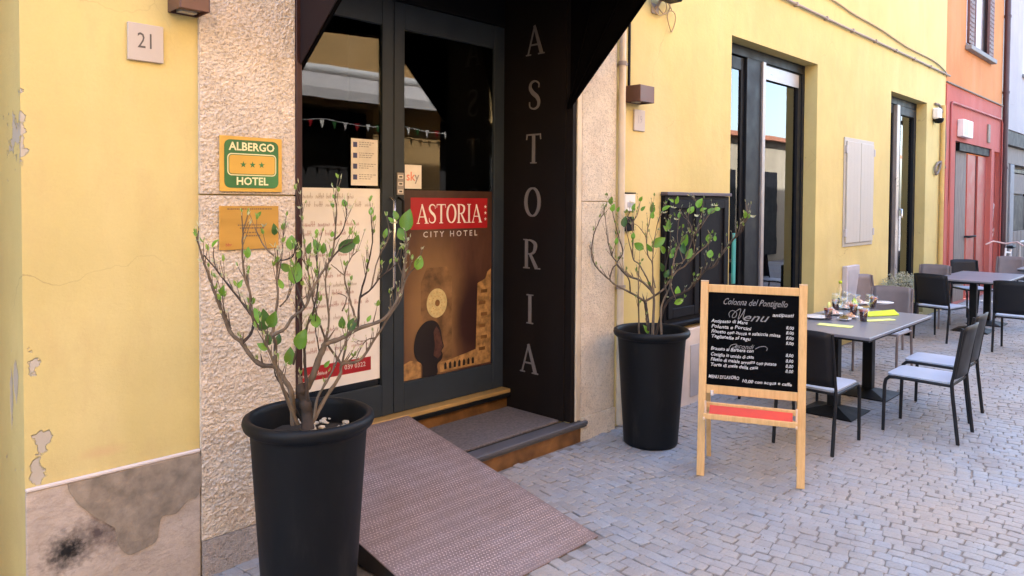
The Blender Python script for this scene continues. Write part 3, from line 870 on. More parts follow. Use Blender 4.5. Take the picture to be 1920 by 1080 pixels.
# small notices
n1 = tag(film(MB(), 2.630, 2.832, 1.796, 2.090, 1).build('notice', M['print_white']), 'white notice with a column of small icons taped to the left door glass', 'notice')
q = MB()
for k in range(4):
    z = 2.052 - .068 * k
    q.box((2.645, FYG - .0022, z - .016), (2.675, FYG - .0017, z + .016))
q.build('notice_icon', M['print_blue'], n1)
q = MB()
for k in range(4):
    z = 2.052 - .068 * k
    for j in range(3):
        x = 2.69
        while x < 2.805 - .02 * j:
            l_ = rr.uniform(.008, .022); q.box((x, FYG - .0022, z + .014 - .013 * j), (x + l_, FYG - .0017, z + .019 - .013 * j)); x += l_ + .006
q.build('notice_print', M['print_grey'], n1)
n2 = tag(film(MB(), 3.050, 3.192, 1.782, 1.942, 1).build('sticker', M['print_white']), 'square white sticker reading sky on the right door leaf', 'sticker')
q = MB(); text('sk', .085, None, '', (3.098, FYG - .0024, 1.862), mb=q, d=0, bold=.001); q.build('sticker_lettering', M['print_orange'], n2)
q = MB(); text('y', .085, None, '', (3.152, FYG - .0024, 1.862), mb=q, d=0, bold=.001); q.build('sticker_lettering', M['print_grey'], n2)

# ------------------------------------------------------------------ canopy over the door
can = tag(empty('door_canopy', (2.95, 0, 2.36)), 'black folding fabric canopy over the hotel entrance', 'canopy')
def cn(q, n_, m_):
    o = q.build(n_, m_); o.parent = can; o.matrix_parent_inverse = Matrix.Translation((-2.95, 0, -2.36)); return o
CX0, CX1, CZ = 1.895, 3.985, 2.345
def arc(L, angs): return [(-L * math.cos(R(a)), CZ + L * math.sin(R(a))) for a in angs]
prof = arc(1.12, (44, 54, 64, 74, 82)) + [(-.01, 3.62)]
for X, sgn, a0 in ((CX0, -1, 38.5), (CX1, 1, 45.5)):
    q = MB()
    pr = arc(1.12, (a0, 54, 64, 74, 82)) + [(-.01, 3.62)]
    P = [(-.008, CZ)] + pr
    q.prism([(-y, z) for y, z in P], (X, 0, 0), (0, -1, 0), (0, 0, 1), .004 * 1)
    cn(q, 'side_panel', simple('canopy_side_lit', (.020, .012, .012), .9, spec=.15) if sgn < 0 else M['awning'])  # one fabric; the left panel's lit inner side is painted browner
q = MB()
n = len(prof)
profL = arc(1.12, (38.5, 54, 64, 74, 82)) + [(-.01, 3.62)]; profR = arc(1.12, (45.5, 54, 64, 74, 82)) + [(-.01, 3.62)]
A = [(CX0 - .004, y, z) for y, z in profL]; B = [(CX1 + .004, y, z) for y, z in profR]
A2 = [(CX0 - .004, y - .006, z + .004) for y, z in profL]; B2 = [(CX1 + .004, y - .006, z + .004) for y, z in profR]
q.add(A + B, [(i, i + 1, n + i + 1, n + i) for i in range(n - 1)], True); q.add(A2 + B2, [(i, n + i, n + i + 1, i + 1) for i in range(n - 1)], True)
cn(q, 'fabric', M['awning'])
for aL, aR in ((38.5, 45.5), (56, 58), (74, 74)):
    (yl, zl), (yr, zr) = arc(1.10, (aL, aR))
    q = MB(); q.tube([(CX0 + .015, 0, CZ), (CX0 + .015, yl, zl), (CX1 - .015, yr, zr), (CX1 - .015, 0, CZ)], .010, 8); cn(q, 'rib', M['awning'])

# ------------------------------------------------------------------ ramp
ramp = tag(empty('ramp', (2.46, -.26, 0)), 'reddish brown studded metal access ramp leading up to the hotel door', 'ramp')
rx0, rx1, ry0, ry1, rz0, rz1 = 1.945, 2.982, -1.045, .512, .006, .298
def rp_(q, n_, m_):
    o = q.build(n_, m_); o.parent = ramp; o.matrix_parent_inverse = Matrix.Translation((-2.46, .26, 0)); return o
q = MB()
A = [(rx0 + .01, ry0 + .05, 0.003), (rx0 + .01, ry1, 0.003), (rx0 + .01, ry1, rz1 - .012), (rx0 + .01, ry0 + .05, rz0 + .004)]
q.add(A + [(rx1 - .01, y, z) for _, y, z in A], [(0, 1, 2, 3), (7, 6, 5, 4), (0, 4, 5, 1), (1, 5, 6, 2), (2, 6, 7, 3), (3, 7, 4, 0)])
rp_(q, 'ramp_side', M['black_side'])
q = MB(); sl_ = (rz1 - rz0) / (ry1 - ry0)
T_ = [(rx0, ry0, rz0), (rx1, ry0, rz0), (rx1, ry1, rz1), (rx0, ry1, rz1)]
q.add([(x, y, z - .006) for x, y, z in T_] + T_, [(3, 2, 1, 0), (4, 5, 6, 7), (0, 1, 5, 4), (1, 2, 6, 5), (2, 3, 7, 6), (3, 0, 4, 7)])
rp_(q, 'tread_plate', M['ramp'])
q = MB(); rr = random.Random(9)
nx, ny = 56, 84
for i in range(nx):
    for j in range(ny):
        x = rx0 + .02 + (rx1 - rx0 - .04) * (i + .5 * (j % 2)) / nx; y = ry0 + .015 + (ry1 - ry0 - .03) * j / ny
        z = rz0 + sl_ * (y - ry0); s_ = .0045
        a = .8 if (i + j) % 2 else -.8
        dx, dy = math.cos(a), math.sin(a)
        P4 = [(x + dx * s_ * 1.3, y + dy * s_ * 1.3), (x - dy * s_ * .6, y + dx * s_ * .6), (x - dx * s_ * 1.3, y - dy * s_ * 1.3), (x + dy * s_ * .6, y - dx * s_ * .6)]
        q.add([(a_, b_, rz0 + sl_ * (b_ - ry0) + .0002) for a_, b_ in P4] + [(x, y, z + .0026)], [(0, 1, 4), (1, 2, 4), (2, 3, 4), (3, 0, 4)])
tag(rp_(q, 'stud', simple('worn_stud', (.40, .31, .305), .5, .2, var=.35, scale=5)), kind='stuff')

# ------------------------------------------------------------------ wall plaques and lamps
def plaque(label, x0, x1, z0, z1, s_, size, ink, y=0.):
    q = MB(); q.box((x0, y - .016, z0), (x1, y - .002, z1), .002)
    o = tag(q.build('number_plaque', M['plaque']), label, 'house number')
    q = MB(); text(s_, size, None, '', ((x0 + x1) / 2, y - .0165, (z0 + z1) / 2 + .004), mb=q, d=0, sx=.8)
    q.build('engraved_number', ink, o)
plaque('square stone house number 21 at the top left of the yellow wall', 1.107, 1.250, 2.281, 2.437, '21', .092, M['engraved'])
plaque('small pale stone house number 19 below the brown wall lamp', 4.742, 4.885, 2.252, 2.414, '19', .085, M['engraved_pale'])
def lamp(x0, x1, z0, z1, label, y1=.0):
    o = tag(empty('wall_lamp', ((x0 + x1) / 2, 0, z0)), label, 'lamp', 'brown box wall lamps')
    q = MB()
    dep = .135
    def k(a, b): q.box(a, b, .002)
    cx = (x0 + x1) / 2
    k((x0 - cx, -dep, 0), (x0 - cx + .004, -.002, z1 - z0)); k((x1 - cx - .004, -dep, 0), (x1 - cx, -.002, z1 - z0))
    k((x0 - cx + .004, -dep, 0), (x1 - cx - .004, -dep + .004, z1 - z0)); k((x0 - cx + .004, -dep + .004, z1 - z0 - .004), (x1 - cx - .004, -.002, z1 - z0)); k((x0 - cx + .004, -.008, 0), (x1 - cx - .004, -.002, z1 - z0 - .004))
    k((x0 - cx + .004, -dep + .004, .012), (x1 - cx - .004, -.05, .016))
    q.build('lamp_body', M['lamp_metal'], o)
    q = MB(); q.box((-.03, -.048, .006), (.045, -.01, .02)); q.build('lamp_glass', M['lamp_glass'], o)
lamp(1.272, 1.40, 2.505, 2.625, 'brown metal box lamp over the stone number 21 at top left')
lamp(4.64, 4.83, 2.455, 2.58, 'brown metal box lamp over the small number 19')
q = MB(); q.box((4.668, -.016, 2.58), (4.684, -.002, 3.5)); tag(q.build('lamp_conduit', M['brown_metal']), 'thin brown conduit running up the yellow wall from the box lamp', 'conduit')
# hotel class sign
o = tag(MB().box((1.485, -.032, 1.738), (1.791, -.026, 1.992), .001).build('hotel_sign', M['sign_yellow']), 'green and yellow three star ALBERGO HOTEL sign on the stone pillar', 'sign')
def sg(poly, m_, k, n_='sign_field'):
    q = MB(); q.prism(poly, (0, -.032 - .0008 * k, 0), (1, 0, 0), (0, 0, 1), .0006); return q.build(n_, m_, o)
sg(rrect(1.506, 1.755, 1.772, 1.976, .028), M['sign_green'], 1)
sg(rrect(1.520, 1.812, 1.760, 1.914, .020), M['sign_pale'], 2)
sg(rrect(1.525, 1.817, 1.755, 1.909, .016), M['sign_green'], 3)
sg(rrect(1.528, 1.820, 1.752, 1.906, .014), M['sign_yellow'], 4)
text('ALBERGO', .052, M['sign_pale'], 'sign_lettering', (1.640, -.0342, 1.944), parent=o, bold=.0012, sx=.98, d=0)
text('HOTEL', .050, M['sign_pale'], 'sign_lettering', (1.640, -.0342, 1.785), parent=o, bold=.0012, sx=1.0, d=0)
for k in (-1, 0, 1):
    sg([(1.640 + .045 * k + (.016 if i % 2 == 0 else .0065) * math.sin(math.pi * i / 5), 1.863 + (.016 if i % 2 == 0 else .0065) * math.cos(math.pi * i / 5)) for i in range(10)], M['sign_green'], 5, 'star')
o = tag(MB().box((1.483, -.030, 1.470), (1.774, -.026, 1.672), .001).build('brass_plaque', M['brass']), 'plain brass plaque under the ALBERGO HOTEL sign', 'plaque')
q = MB()
rr = random.Random(2)
for (x0, x1, z, h) in ((1.52, 1.74, 1.655, .006), (1.57, 1.68, 1.58, .006), (1.58, 1.70, 1.565, .008), (1.60, 1.66, 1.545, .006), (1.61, 1.67, 1.53, .006)):
    x = x0
    while x < x1:
        l_ = rr.uniform(.004, .012); q.box((x, -.0308, z), (x + l_, -.0303, z + h)); x += l_ + .003
q.build('plaque_print', M['brass_ink'], o)
q = MB(); text('bbr', .022, None, '', (1.527, -.0306, 1.494), mb=q, d=0); q.build('plaque_mark', M['ink_red'], o)

# intercom and doorbell boxes
o = tag(MB().box((4.612, -.030, 1.632), (4.748, -.002, 1.762), .004).build('intercom', M['white']), 'white intercom box behind the right hand shrub', 'intercom')
MB().box((4.612, -.034, 1.765), (4.748, -.002, 1.775), .001).build('intercom_cap', M['black_metal'], o)
MB().box((4.64, -.033, 1.66), (4.72, -.031, 1.70)).build('speaker_grille', M['grey_panel'], o)
o = tag(MB().box((4.62, -.04, 1.48), (4.72, -.002, 1.59), .004).build('doorbell_box', M['slate']), 'small dark box under the white intercom', 'box')
q = MB(); q.tube([(4.67, -.042, 1.54), (4.67, -.046, 1.54)], .014, 10); q.build('button', M['chrome'], o)

# drain pipe beside the right pillar
q = MB(); q.tube([(4.540, -.045, .03), (4.540, -.045, 3.55)], .026, 14); dp = tag(q.build('drainpipe', M['pipe']), 'pale slim drainpipe between the stone pillar and the yellow wall', 'pipe')
for z in (1.05, 2.715):
    q = MB(); q.tube([(4.540, -.045, z), (4.540, -.045, z + .03)], .032, 14); q.box((4.55, -.05, z + .005), (4.60, -.002, z + .025)); q.build('pipe_bracket', M['cable'], dp)

# surveillance camera and wire loops near the top
o = tag(empty('floodlight', (5.02, 0, 3.2)), 'dark floodlight with looped loose wires at the top of the yellow wall', 'floodlight')
q = MB(); q.box((-.14, -.20, .07), (.10, -.08, .17), .01); q.build('lamp_head', M['black_metal'], o)
q = MB(); q.tube([(-.02, -.09, .10), (-.01, -.03, .04), (0, -.003, .03)], .012, 8); q.box((-.05, -.012, -.01), (.05, -.002, .07), .003); q.build('bracket', M['cable'], o)
q = MB()
def loop(c, rx, rz, y=-.02, a0=0, a1=360): return [(c[0] + rx * math.cos(R(a)), y - .01 * math.sin(R(a * 2)), c[1] + rz * math.sin(R(a))) for a in range(a0, a1 + 1, 24)]
q.tube(loop((.22, -.03), .055, .085), .005, 6); q.tube(loop((.10, .06), .09, .05), .005, 6); q.tube(loop((.02, .05), .11, .07, -.03), .004, 6)
q.tube([(.22, -.02, .06), (.16, -.03, .12), (.20, -.02, .25)], .005, 6)
q.build('wire_loop', M['cable_beige'], o)

# ------------------------------------------------------------------ windows of the hotel
def window(op, panes, rails, lab=None, rail_first='win_grey'):
    a, b, c, d_ = op; y = .150
    q = MB(); frame_rect(q, a + .003, b - .003, c + .003, d_ - .003, .075, .06, .10, .06, y - .01, y + .045)
    wf = q.build('window', M['win_frame'], hotel)
    return wf
w1 = window(W1, None, None)
ys = .118
def sash(wf, x0, x1, z0, z1, st_l, st_r, top, y, grey):
    q = MB(); frame_rect(q, x0, x1, z0, z1, st_l, st_r, top, .16, y, y + .045)
    o = q.build('sash', M['win_frame'], wf)
    q = MB(); q.box((x0 + st_l + .001, y + .018, z0 + .161), (x1 - st_r - .001, y + .026, z1 - top - .001)); q.build('pane', M['glass_win'], o)
# window 1: narrow left leaf, thick dark meeting posts, wide right leaf with an aluminium edge
q = MB(); frame_rect(q, 6.38, 6.86, .13, 3.12, .22, .06, .12, .15, .16, .20); s1 = q.build('sash', M['win_frame'], w1)
MB().box((6.601, .176, .281), (6.799, .184, 2.999)).build('pane', M['glass_win'], s1)
MB().box((6.86, .13, .13), (7.17, .21, 3.13), .004).build('mullion', M['win_frame'], w1)
MB().box((7.172, .11, .13), (7.235, .20, 3.13), .004).build('mullion', M['win_grey'], w1)
q = MB(); frame_rect(q, 7.237, 8.19, .13, 3.125, .03, .085, .13, .15, .15, .20); s2 = q.build('sash', M['win_frame'], w1)
MB().box((7.268, .176, .281), (8.104, .184, 2.994)).build('pane', M['glass_win'], s2)
MB().box((7.268, .144, 2.97), (8.104, .149, 3.11)).build('top_rail', M['win_grey'], s2)
# window 2
w2 = window(W2, None, None)
q = MB(); frame_rect(q, 10.82, 11.38, .13, 3.11, .06, .05, .12, .15, .16, .20); s1 = q.build('sash', M['win_frame'], w2)
MB().box((10.881, .176, .281), (11.329, .184, 2.989)).build('pane', M['glass_win'], s1)
MB().box((11.382, .11, .13), (11.50, .20, 3.11), .004).build('mullion', M['win_grey'], w2)
q = MB(); frame_rect(q, 11.502, 12.30, .13, 3.11, .10, .08, .12, .15, .13, .20); s2 = q.build('sash', M['win_frame'], w2)
MB().box((11.603, .166, .281), (12.219, .174, 2.989)).build('pane', M['glass_win'], s2)
q = MB(); q.tube([(11.56, .12, 1.62), (11.56, .08, 1.62), (11.56, .08, 1.50)], .012, 8); q.build('window_handle', M['chrome'], s2)
for lx in (8.262, 12.37):
    pass
# small closed shutters between the windows
o = tag(empty('wall_hatch', (9.56, 0, 1.18)), 'pale grey closed double hatch between the two tall windows', 'shutter')
q = MB(); q.box((-.50, -.014, 0), (.50, -.002, 1.31), .003); q.build('hatch_frame', M['shutter_white'], o)
for a, b in ((-.455, -.006), (.006, .455)):
    q = MB(); q.box((a, -.034, .045), (b, -.016, 1.265), .004); dr = q.build('hatch_leaf', M['shutter_white'], o)
    q = MB()
    for k in range(3):
        xx = a + (b - a) * (k + 1) / 4; q.box((xx - .001, -.0345, .06), (xx + .001, -.0342, 1.25))
    q.build('groove', M['shutter_white'], dr)
q = MB()
for z in (.12, 1.12):
    for x in (-.47, .47): q.box((x - .02, -.040, z), (x + .02, -.015, z + .09), .002)
q.build('hinge', M['grey_panel'], o)

# black shutter door and its pale ledge, right of the entrance
o = tag(empty('menu_cabinet', (5.67, 0, .66)), 'black painted wall cabinet with two panels behind the right hand shrub', 'cabinet')
q = MB(); q.box((-.53, -.045, 0), (.53, -.002, 1.095), .004); q.build('cabinet_body', M['slate'], o)
q = MB(); q.box((-.535, -.07, 1.097), (.535, -.002, 1.125), .004); q.build('cabinet_top', simple('purple_grey', (.07, .055, .075), .5), o)
for a, b in ((-.49, -.01), (.01, .49)):
    q = MB(); frame_rect(q, a, b, .09, 1.06, .07, .07, .07, .08, -.062, -.047, .004); q.build('cabinet_leaf', M['slate'], o)
q = MB(); q.box((-.5, -.09, .03), (.5, -.047, .055), .006); q.build('cabinet_ledge', M['slate'], o)
q = MB(); q.box((5.12, -.075, -.01), (6.20, -.002, .640), .006); mb_ = q.build('wall_base', M['marble'], hotel)
q = MB(); q.box((5.50, -.082, .06), (5.95, -.077, .50), .002); q.build('base_panel', M['grey_panel'], mb_)
# meter box low on the wall behind the tables
o = tag(MB().box((9.08, -.06, .45), (9.50, -.002, .95), .006).build('meter_box', simple('box_grey', (.46, .43, .47), .6)), 'pale grey meter box low on the yellow wall behind the tables', 'box')
MB().box((9.13, -.064, .50), (9.45, -.061, .90)).build('meter_door', M['grey_panel'], o)

# dome camera with a coiled lead near the end of the yellow wall
o = tag(empty('dome_camera', (12.72, 0, 3.03)), 'small white dome camera near the end of the yellow wall', 'camera')
q = MB(); q.box((-.09, -.10, -.03), (.09, -.002, .14), .02); q.build('camera_body', M['white'], o)
q = MB(); q.lathe([(.001, -.075), (.05, -.065), (.072, -.035), (.075, 0)], (0, -.07, -.02), 16); q.build('lens_dome', M['black_metal'], o)
q = MB(); q.tube(catmull([(12.72, -.02, 3.24), (12.95, -.03, 3.22), (13.2, -.03, 3.02), (13.28, -.03, 2.75), (13.27, -.03, 2.5), (13.2, -.03, 2.36), (13.05, -.03, 2.36), (12.88, -.03, 2.33), (12.75, -.03, 2.24), (12.82, -.03, 2.16), (12.98, -.03, 2.24), (13.1, -.03, 2.38), (13.3, -.03, 2.28)], 5), .019, 6)
tag(q.build('loose_cable', M['old_wood']), 'loose looped cable hanging at the end of the yellow wall', 'cable')
q = MB(); q.tube([(13.10, -.04, .1), (13.10, -.04, 3.25)], .035, 10); tag(q.build('wall_pipe', M['yellow_pipe']), 'ochre painted pipe on the last strip of yellow wall', 'pipe')
# cables along the facade
q = MB(); q.tube([(6.4, -.025, 3.775), (9, -.025, 3.762), (11.5, -.025, 3.768), (13.5, -.025, 3.762)], .014, 8)
for k in range(9): q.box((6.8 + .8 * k, -.045, 3.745), (6.83 + .8 * k, -.002, 3.785))
tag(q.build('wall_cable', M['cable']), 'straight grey cable clipped along the yellow wall above the windows', 'cable')
pts = []
rr = random.Random(12)
for (u, v) in ((1500, -30), (1560, 0), (1600, 27), (1650, 52), (1700, 85), (1750, 113), (1772, 132), (1776, 145)):
    p = on_plane(u, v, (0, -.02, 0), Vector((0, 1, 0))); pts.append((p.x, -.02, p.z + rr.uniform(-.02, .02)))
q = MB(); q.tube(catmull(pts, 5), .011, 6); tag(q.build('sagging_cable', M['cable_beige']), 'wavy beige cable sagging above the straight grey cable', 'cable')

# ------------------------------------------------------------------ red and orange building
rb = empty('orange_building', (0, 0, 0), 'orange house with a salmon red ground floor beyond the yellow wall', 'building')
X0, X1 = 13.362, 17.42
q = MB(); facade(q, X0, X1, 3.66, H, [(14.55, 16.35, 4.44, 6.6, .12)]); q.quad((X1, 0, 0), (X1, 6, 0), (X1, 6, H), (X1, 0, H)); q.build('upper_wall', M['orange'], rb)
q = MB(); facade(q, X0, X1, 0, 3.64, [(14.02, 16.62, 0, 2.76, .13), (16.86, 17.34, 0, 2.73, .10)]); q.build('ground_floor_wall', M['red'], rb)
q = MB(); q.box((X0, -.035, 3.642), (X1, -.001, 3.665), .004); q.build('string_course', M['old_wood'], rb)
q = MB(); q.box((X0, -.25, H), (24, 6, H + .12)); q.build('roof', M['roof'], rb)
q = MB(); q.box((X0 + .01, -.02, 0), (X0 + .16, -.001, 3.62), .003); q.box((X0 + .30, -.03, .02), (X0 + .44, -.001, 1.75), .003); q.build('pilaster', M['red'], rb)
q = MB(); q.tube([(X0 + .22, -.03, .25), (X0 + .22, -.03, 3.3), (X0 + .30, -.03, 3.36), (X1 - .2, -.03, 3.37), (X1 - .1, -.03, 3.3), (X1 - .1, -.03, .3)], .018, 6); q.build('conduit', M['red_paint'], rb)
# doors in the red wall
q = MB(); q.box((14.03, .085, 0), (14.42, .128, 2.74)); q.build('door_post', M['slate'], rb)
q = MB(); q.box((14.44, .10, 0), (15.20, .128, 2.62), .004); q.build('door', M['old_wood'], rb)
q = MB(); q.box((15.24, .09, 0), (15.80, .128, 2.60), .004); d1 = q.build('door', M['red_paint'], rb)
q = MB(); q.box((15.80, .11, 0), (15.94, .128, 2.60)); q.build('door_post', M['slate'], rb)
q = MB(); q.box((15.95, .08, 0), (16.60, .128, 2.60), .004); q.build('door', M['red_paint'], rb)
q = MB(); q.box((14.43, .03, 2.62), (16.61, .128, 2.755)); q.build('door_lintel', M['slate'], rb)
q = MB(); q.tube([(15.12, .09, 1.12), (15.12, .02, 1.12), (15.60, .02, 1.12)], .02, 8); q.build('door_handle', M['black_metal'], d1)
q = MB(); q.box((16.87, .07, 0), (17.33, .099, 2.70), .004); d2 = q.build('door', M['red_paint'], rb)
q = MB(); rr = random.Random(21)
for k in range(5):
    p0 = Vector((17.10 + rr.uniform(-.06, .06), .067, .78 + .22 * k))
    P = [p0 + Vector((rr.uniform(-.18, .18), 0, rr.uniform(-.16, .16))) for _ in range(6)]
    P = catmull(P, 4)
    for i in range(len(P) - 1):
        a, b = P[i], P[i + 1]; w_ = .028
        q.add([(a.x - w_, a.y - .0004 * k, a.z - w_), (a.x + w_, a.y - .0004 * k, a.z + w_), (b.x + w_, b.y - .0004 * k, b.z + w_), (b.x - w_, b.y - .0004 * k, b.z - w_)], [(0, 1, 2, 3)])
q.build('graffiti', M['graffiti'], d2)
q = MB(); q.box((14.10, -.10, 2.83), (14.72, -.002, 3.12), .01); vb = q.build('vent_box', M['white'], rb)
q = MB(); q.box((14.14, -.104, 2.86), (14.38, -.101, 3.09)); q.build('vent_grille', M['grey_panel'], vb)
q = MB(); q.box((16.20, -.03, 2.86), (16.36, -.002, 3.20), .004); q.build('nameplate', M['cement_patch'], rb)
# orange window with brown shutters
q = MB(); q.box((14.50, -.10, 4.34), (16.42, -.002, 4.42), .008); q.build('window_sill', M['concrete'], rb)
q = MB(); frame_rect(q, 14.56, 16.34, 4.44, 6.6, .07, .07, .07, .07, .05, .10); wo = q.build('window', M['shutter_brown'], rb)
MB().box((14.63, .085, 4.51), (16.27, .09, 6.53)).build('curtain', M['curtain'], wo)
MB().box((15.42, .05, 4.51), (15.47, .08, 6.53)).build('mullion', M['shutter_brown'], wo)
for x in (14.56, 16.02):
    q = MB(); q.box((x, -.05, 4.46), (x + .34, -.006, 6.58), .004)
    for k in range(26): q.box((x + .04, -.058, 4.52 + .078 * k), (x + .30, -.045, 4.545 + .078 * k))
    q.build('shutter', M['shutter_brown'], wo)
q = MB(); q.tube([(X1 + .02, -.06, 0), (X1 + .02, -.06, H)], .055, 12)
for z in (.9, 2.4, 3.9, 5.4): q.tube([(X1 + .02, -.06, z), (X1 + .02, -.06, z + .05)], .065, 12)
tag(q.build('downpipe', M['dark_pipe']), 'dark maroon downpipe between the orange house and the white house', 'pipe')
# white building with a deep dark ground floor
wb = empty('white_building', (0, 0, 0), 'pale pinkish white house with a dark recessed ground floor at the right edge', 'building')
WX0, WX1 = 17.425, 26.
q = MB(); facade(q, WX0, WX1, 3.25, H, [(19.35, 20.9, 4.55, 6.6, .12)]); q.quad((WX0, 0, 3.25), (WX0, 6, 3.25), (WX1, 6, 3.25), (WX1, 0, 3.25)); q.build('upper_wall', M['white_plaster'], wb)
q = MB(); q.box((19.3, -.08, 4.46), (20.95, -.002, 4.53), .006); q.build('window_sill', M['concrete'], wb)
q = MB(); frame_rect(q, 19.36, 20.89, 4.56, 6.59, .07, .07, .07, .07, .05, .10); q.box((19.4, .09, 4.6), (20.85, .095, 6.55)); q.build('window', M['shutter_white'], wb)
q = MB(); q.box((WX0, .30, 0), (WX1, .40, 3.24)); q.build('ground_floor_wall', M['concrete'], wb)
q = MB(); q.box((WX0, .02, 2.95), (WX1, .29, 3.24)); q.build('beam', M['black_side'], wb)
q = MB(); q.box((WX0, .12, 2.58), (WX1, .29, 2.94)); q.build('shutter_box', M['old_wood'], wb)
for x in (18.35, 18.95, 21.6):
    q = MB(); q.box((x, .10, 0), (x + .38, .29, 2.57), .01); q.build('column', M['old_wood'] if x < 18.5 else M['concrete'], wb)
q = MB(); frame_rect(q, 19.55, 21.4, .1, 2.5, .1, .1, .08, .1, .2, .27); sw = q.build('shop_window', M['black_metal'], wb)
MB().box((19.66, .23, .2), (21.29, .24, 1.9)).build('pane', M['black_side'], sw)
MB().box((19.9, .22, 1.95), (21.2, .228, 2.4)).build('fanlight', M['old_wood'], sw)
for k in range(4):
    q = MB(); q.box((19.66 + .42 * k, .15, .02), (20.03 + .42 * k, .19, 1.10), .006); q.build('board', M['old_wood'], wb)

# ------------------------------------------------------------------ opposite side of the street (seen only mirrored in the glass)
ob = empty('opposite_building', (0, 0, 0), 'sunlit ochre building across the street, mirrored in the glass doors', 'building')
q = MB()
facade(q, -4, 17, 0, 7.2, [(1.5, 4.6, 0, 3.25, .5), (5.2, 7.7, 0, 3.25, .5), (-3.8, 0, 0, 3.25, .5), (8.25, 12.5, 0, 3.25, .5), (5.7, 6.7, 4.9, 6.6, .2), (9.2, 10.2, 4.9, 6.6, .2), (2.2, 3.2, 4.9, 6.6, .2), (-2, -1, 4.9, 6.6, .2)], y=0)
o = q.build('wall', M['opposite'], ob)
o.rotation_euler.z = math.pi; o.location = (9, -6.0, 0)
q = MB(); q.box((-7.9, -6.6, 0), (12.9, -6.5, 7.1)); o = q.build('inner_wall', M['interior'], ob)
q = MB()
for a, b in ((4.4, 7.5), (1.3, 3.8), (9, 13), (-3.5, .75)):
    frame_rect(q, a, b, .1, 3.2, .1, .1, .3, .2, -6.3, -6.22, 0); q.box(((a + b) / 2 - .05, -6.3, .3), ((a + b) / 2 + .05, -6.22, 2.9))
q.build('shop_window', M['slate'], ob)
aw = tag(empty('shop_awning', (6.5, -6, 3.4)), 'cream shop awning across the street, seen as a reflection in the door glass', 'awning')
q = MB(); q.tube([(-3.2, .14, .40), (3.3, .14, .40)], .075, 14); q.build('roller', M['white'], aw)
q = MB(); q.add([(-3.2, .16, .34), (3.3, .16, .34), (3.3, .42, .06), (-3.2, .42, .06)], [(0, 1, 2, 3)]); q.box((-3.2, .415, -.10), (3.3, .425, .06)); q.build('awning_cloth', M['canvas'], aw)
bu = tag(empty('bunting', (6.5, -5.9, 3.0)), 'string of small coloured pennants across the street, mirrored in the door glass', 'bunting')
q = MB(); q.tube([(-3 + .3 * k, .05, -.06 * math.sin(k * math.pi / 5) ** 2) for k in range(21)], .006, 5); q.build('string', M['white'], bu)
for k in range(28):
    x = -2.95 + .215 * k
    q = MB(); q.prism([(0, 0), (.085, 0), (.042, -.13)], (x + .12, .05, -.02), (-1, 0, 0), (0, 0, 1), .003)
    q.build('pennant', M[('print_red', 'print_white', 'sign_green', 'pale_edge')[k % 4]], bu)
lb = empty('low_building', (0, 0, 0), 'low yellow building further along the opposite side, mirrored in the windows', 'building')
q = MB(); q.box((13.6, -7.2, 0), (32, -6.0, 3.5)); q.build('wall', M['opposite_yellow'], lb)
q = MB(); q.box((13.5, -9, 3.5), (32, -5.8, 3.62)); q.build('roof', M['roof'], lb)
q = MB()
for k in range(6): q.box((14.6 + 2.6 * k, -5.99, 0.2), (16.0 + 2.6 * k, -5.96, 2.6))
q.build('shop_window', M['slate'], lb)

# ------------------------------------------------------------------ potted shrubs
def make_pot(o):
    q = MB()
    Hh = .812
    prof = [(.0, .0), (.175, .0), (.185, .006), (.190, .03), (.236, Hh - .075), (.240, Hh - .060), (.250, Hh - .055), (.262, Hh - .045), (.268, Hh - .026), (.264, Hh - .008), (.252, Hh), (.240, Hh - .002), (.234, Hh - .012), (.232, Hh - .03), (.226, Hh - .12)]
    q.lathe(prof, n=64); q.build('pot', M['pot'], o)
    q = MB(); vs = []; n = 28
    q.lathe([(.226, Hh - .105), (.17, Hh - .095), (.10, Hh - .088), (.04, Hh - .085), (.001, Hh - .084)], n=n, smooth=False)
    q.v = [(x, y, z + .010 * noise.noise(Vector((x * 30, y * 30, 1)))) for x, y, z in q.v]
    q.build('soil', M['soil'], o)
def make_pebbles(o, seed, n=60, z=.727):
    rr = random.Random(seed); q = MB()
    for k in range(n):
        a = rr.uniform(0, 6.28); r = .205 * math.sqrt(rr.random()); s_ = rr.uniform(.007, .018)
        bm = bmesh.new(); bmesh.ops.create_icosphere(bm, subdivisions=1, radius=1)
        sx_, sy_, sz_ = s_ * rr.uniform(.8, 1.5), s_ * rr.uniform(.8, 1.4), s_ * .55
        for v in bm.verts: v.co = Vector((r * math.cos(a) + v.co.x * sx_, r * math.sin(a) + v.co.y * sy_, z + v.co.z * sz_ + rr.uniform(0, .002)))
        q.from_bm(bm, False)
    tag(q.build('pebble', M['pebble'], o), kind='stuff')
def leaf_mesh(mat, seed):
    rr = random.Random(seed); q = MB()
    n = 6; L = 1.; W_ = rr.uniform(.24, .34); bend = rr.uniform(.1, .3)
    vs = []
    for i in range(n + 1):
        t_ = i / n; w_ = W_ * math.sin(math.pi * t_ ** .8) ** .8 if 0 < t_ < 1 else 0.01
        z = -bend * t_ * t_ + .02 * math.sin(t_ * 9 + seed)
        vs += [(-w_, t_ * L, z + w_ * .45), (0, t_ * L, z), (w_, t_ * L, z + w_ * .45)]
    fs = []
    for i in range(n):
        a = i * 3; fs += [(a, a + 1, a + 4, a + 3), (a + 1, a + 2, a + 5, a + 4)]
    q.add(vs, fs, True)
    return q.mesh('leaf', mat)
leafs = [leaf_mesh(M['leaf'], k) for k in range(4)] + [leaf_mesh(M['leaf_dark'], k + 9) for k in range(2)]
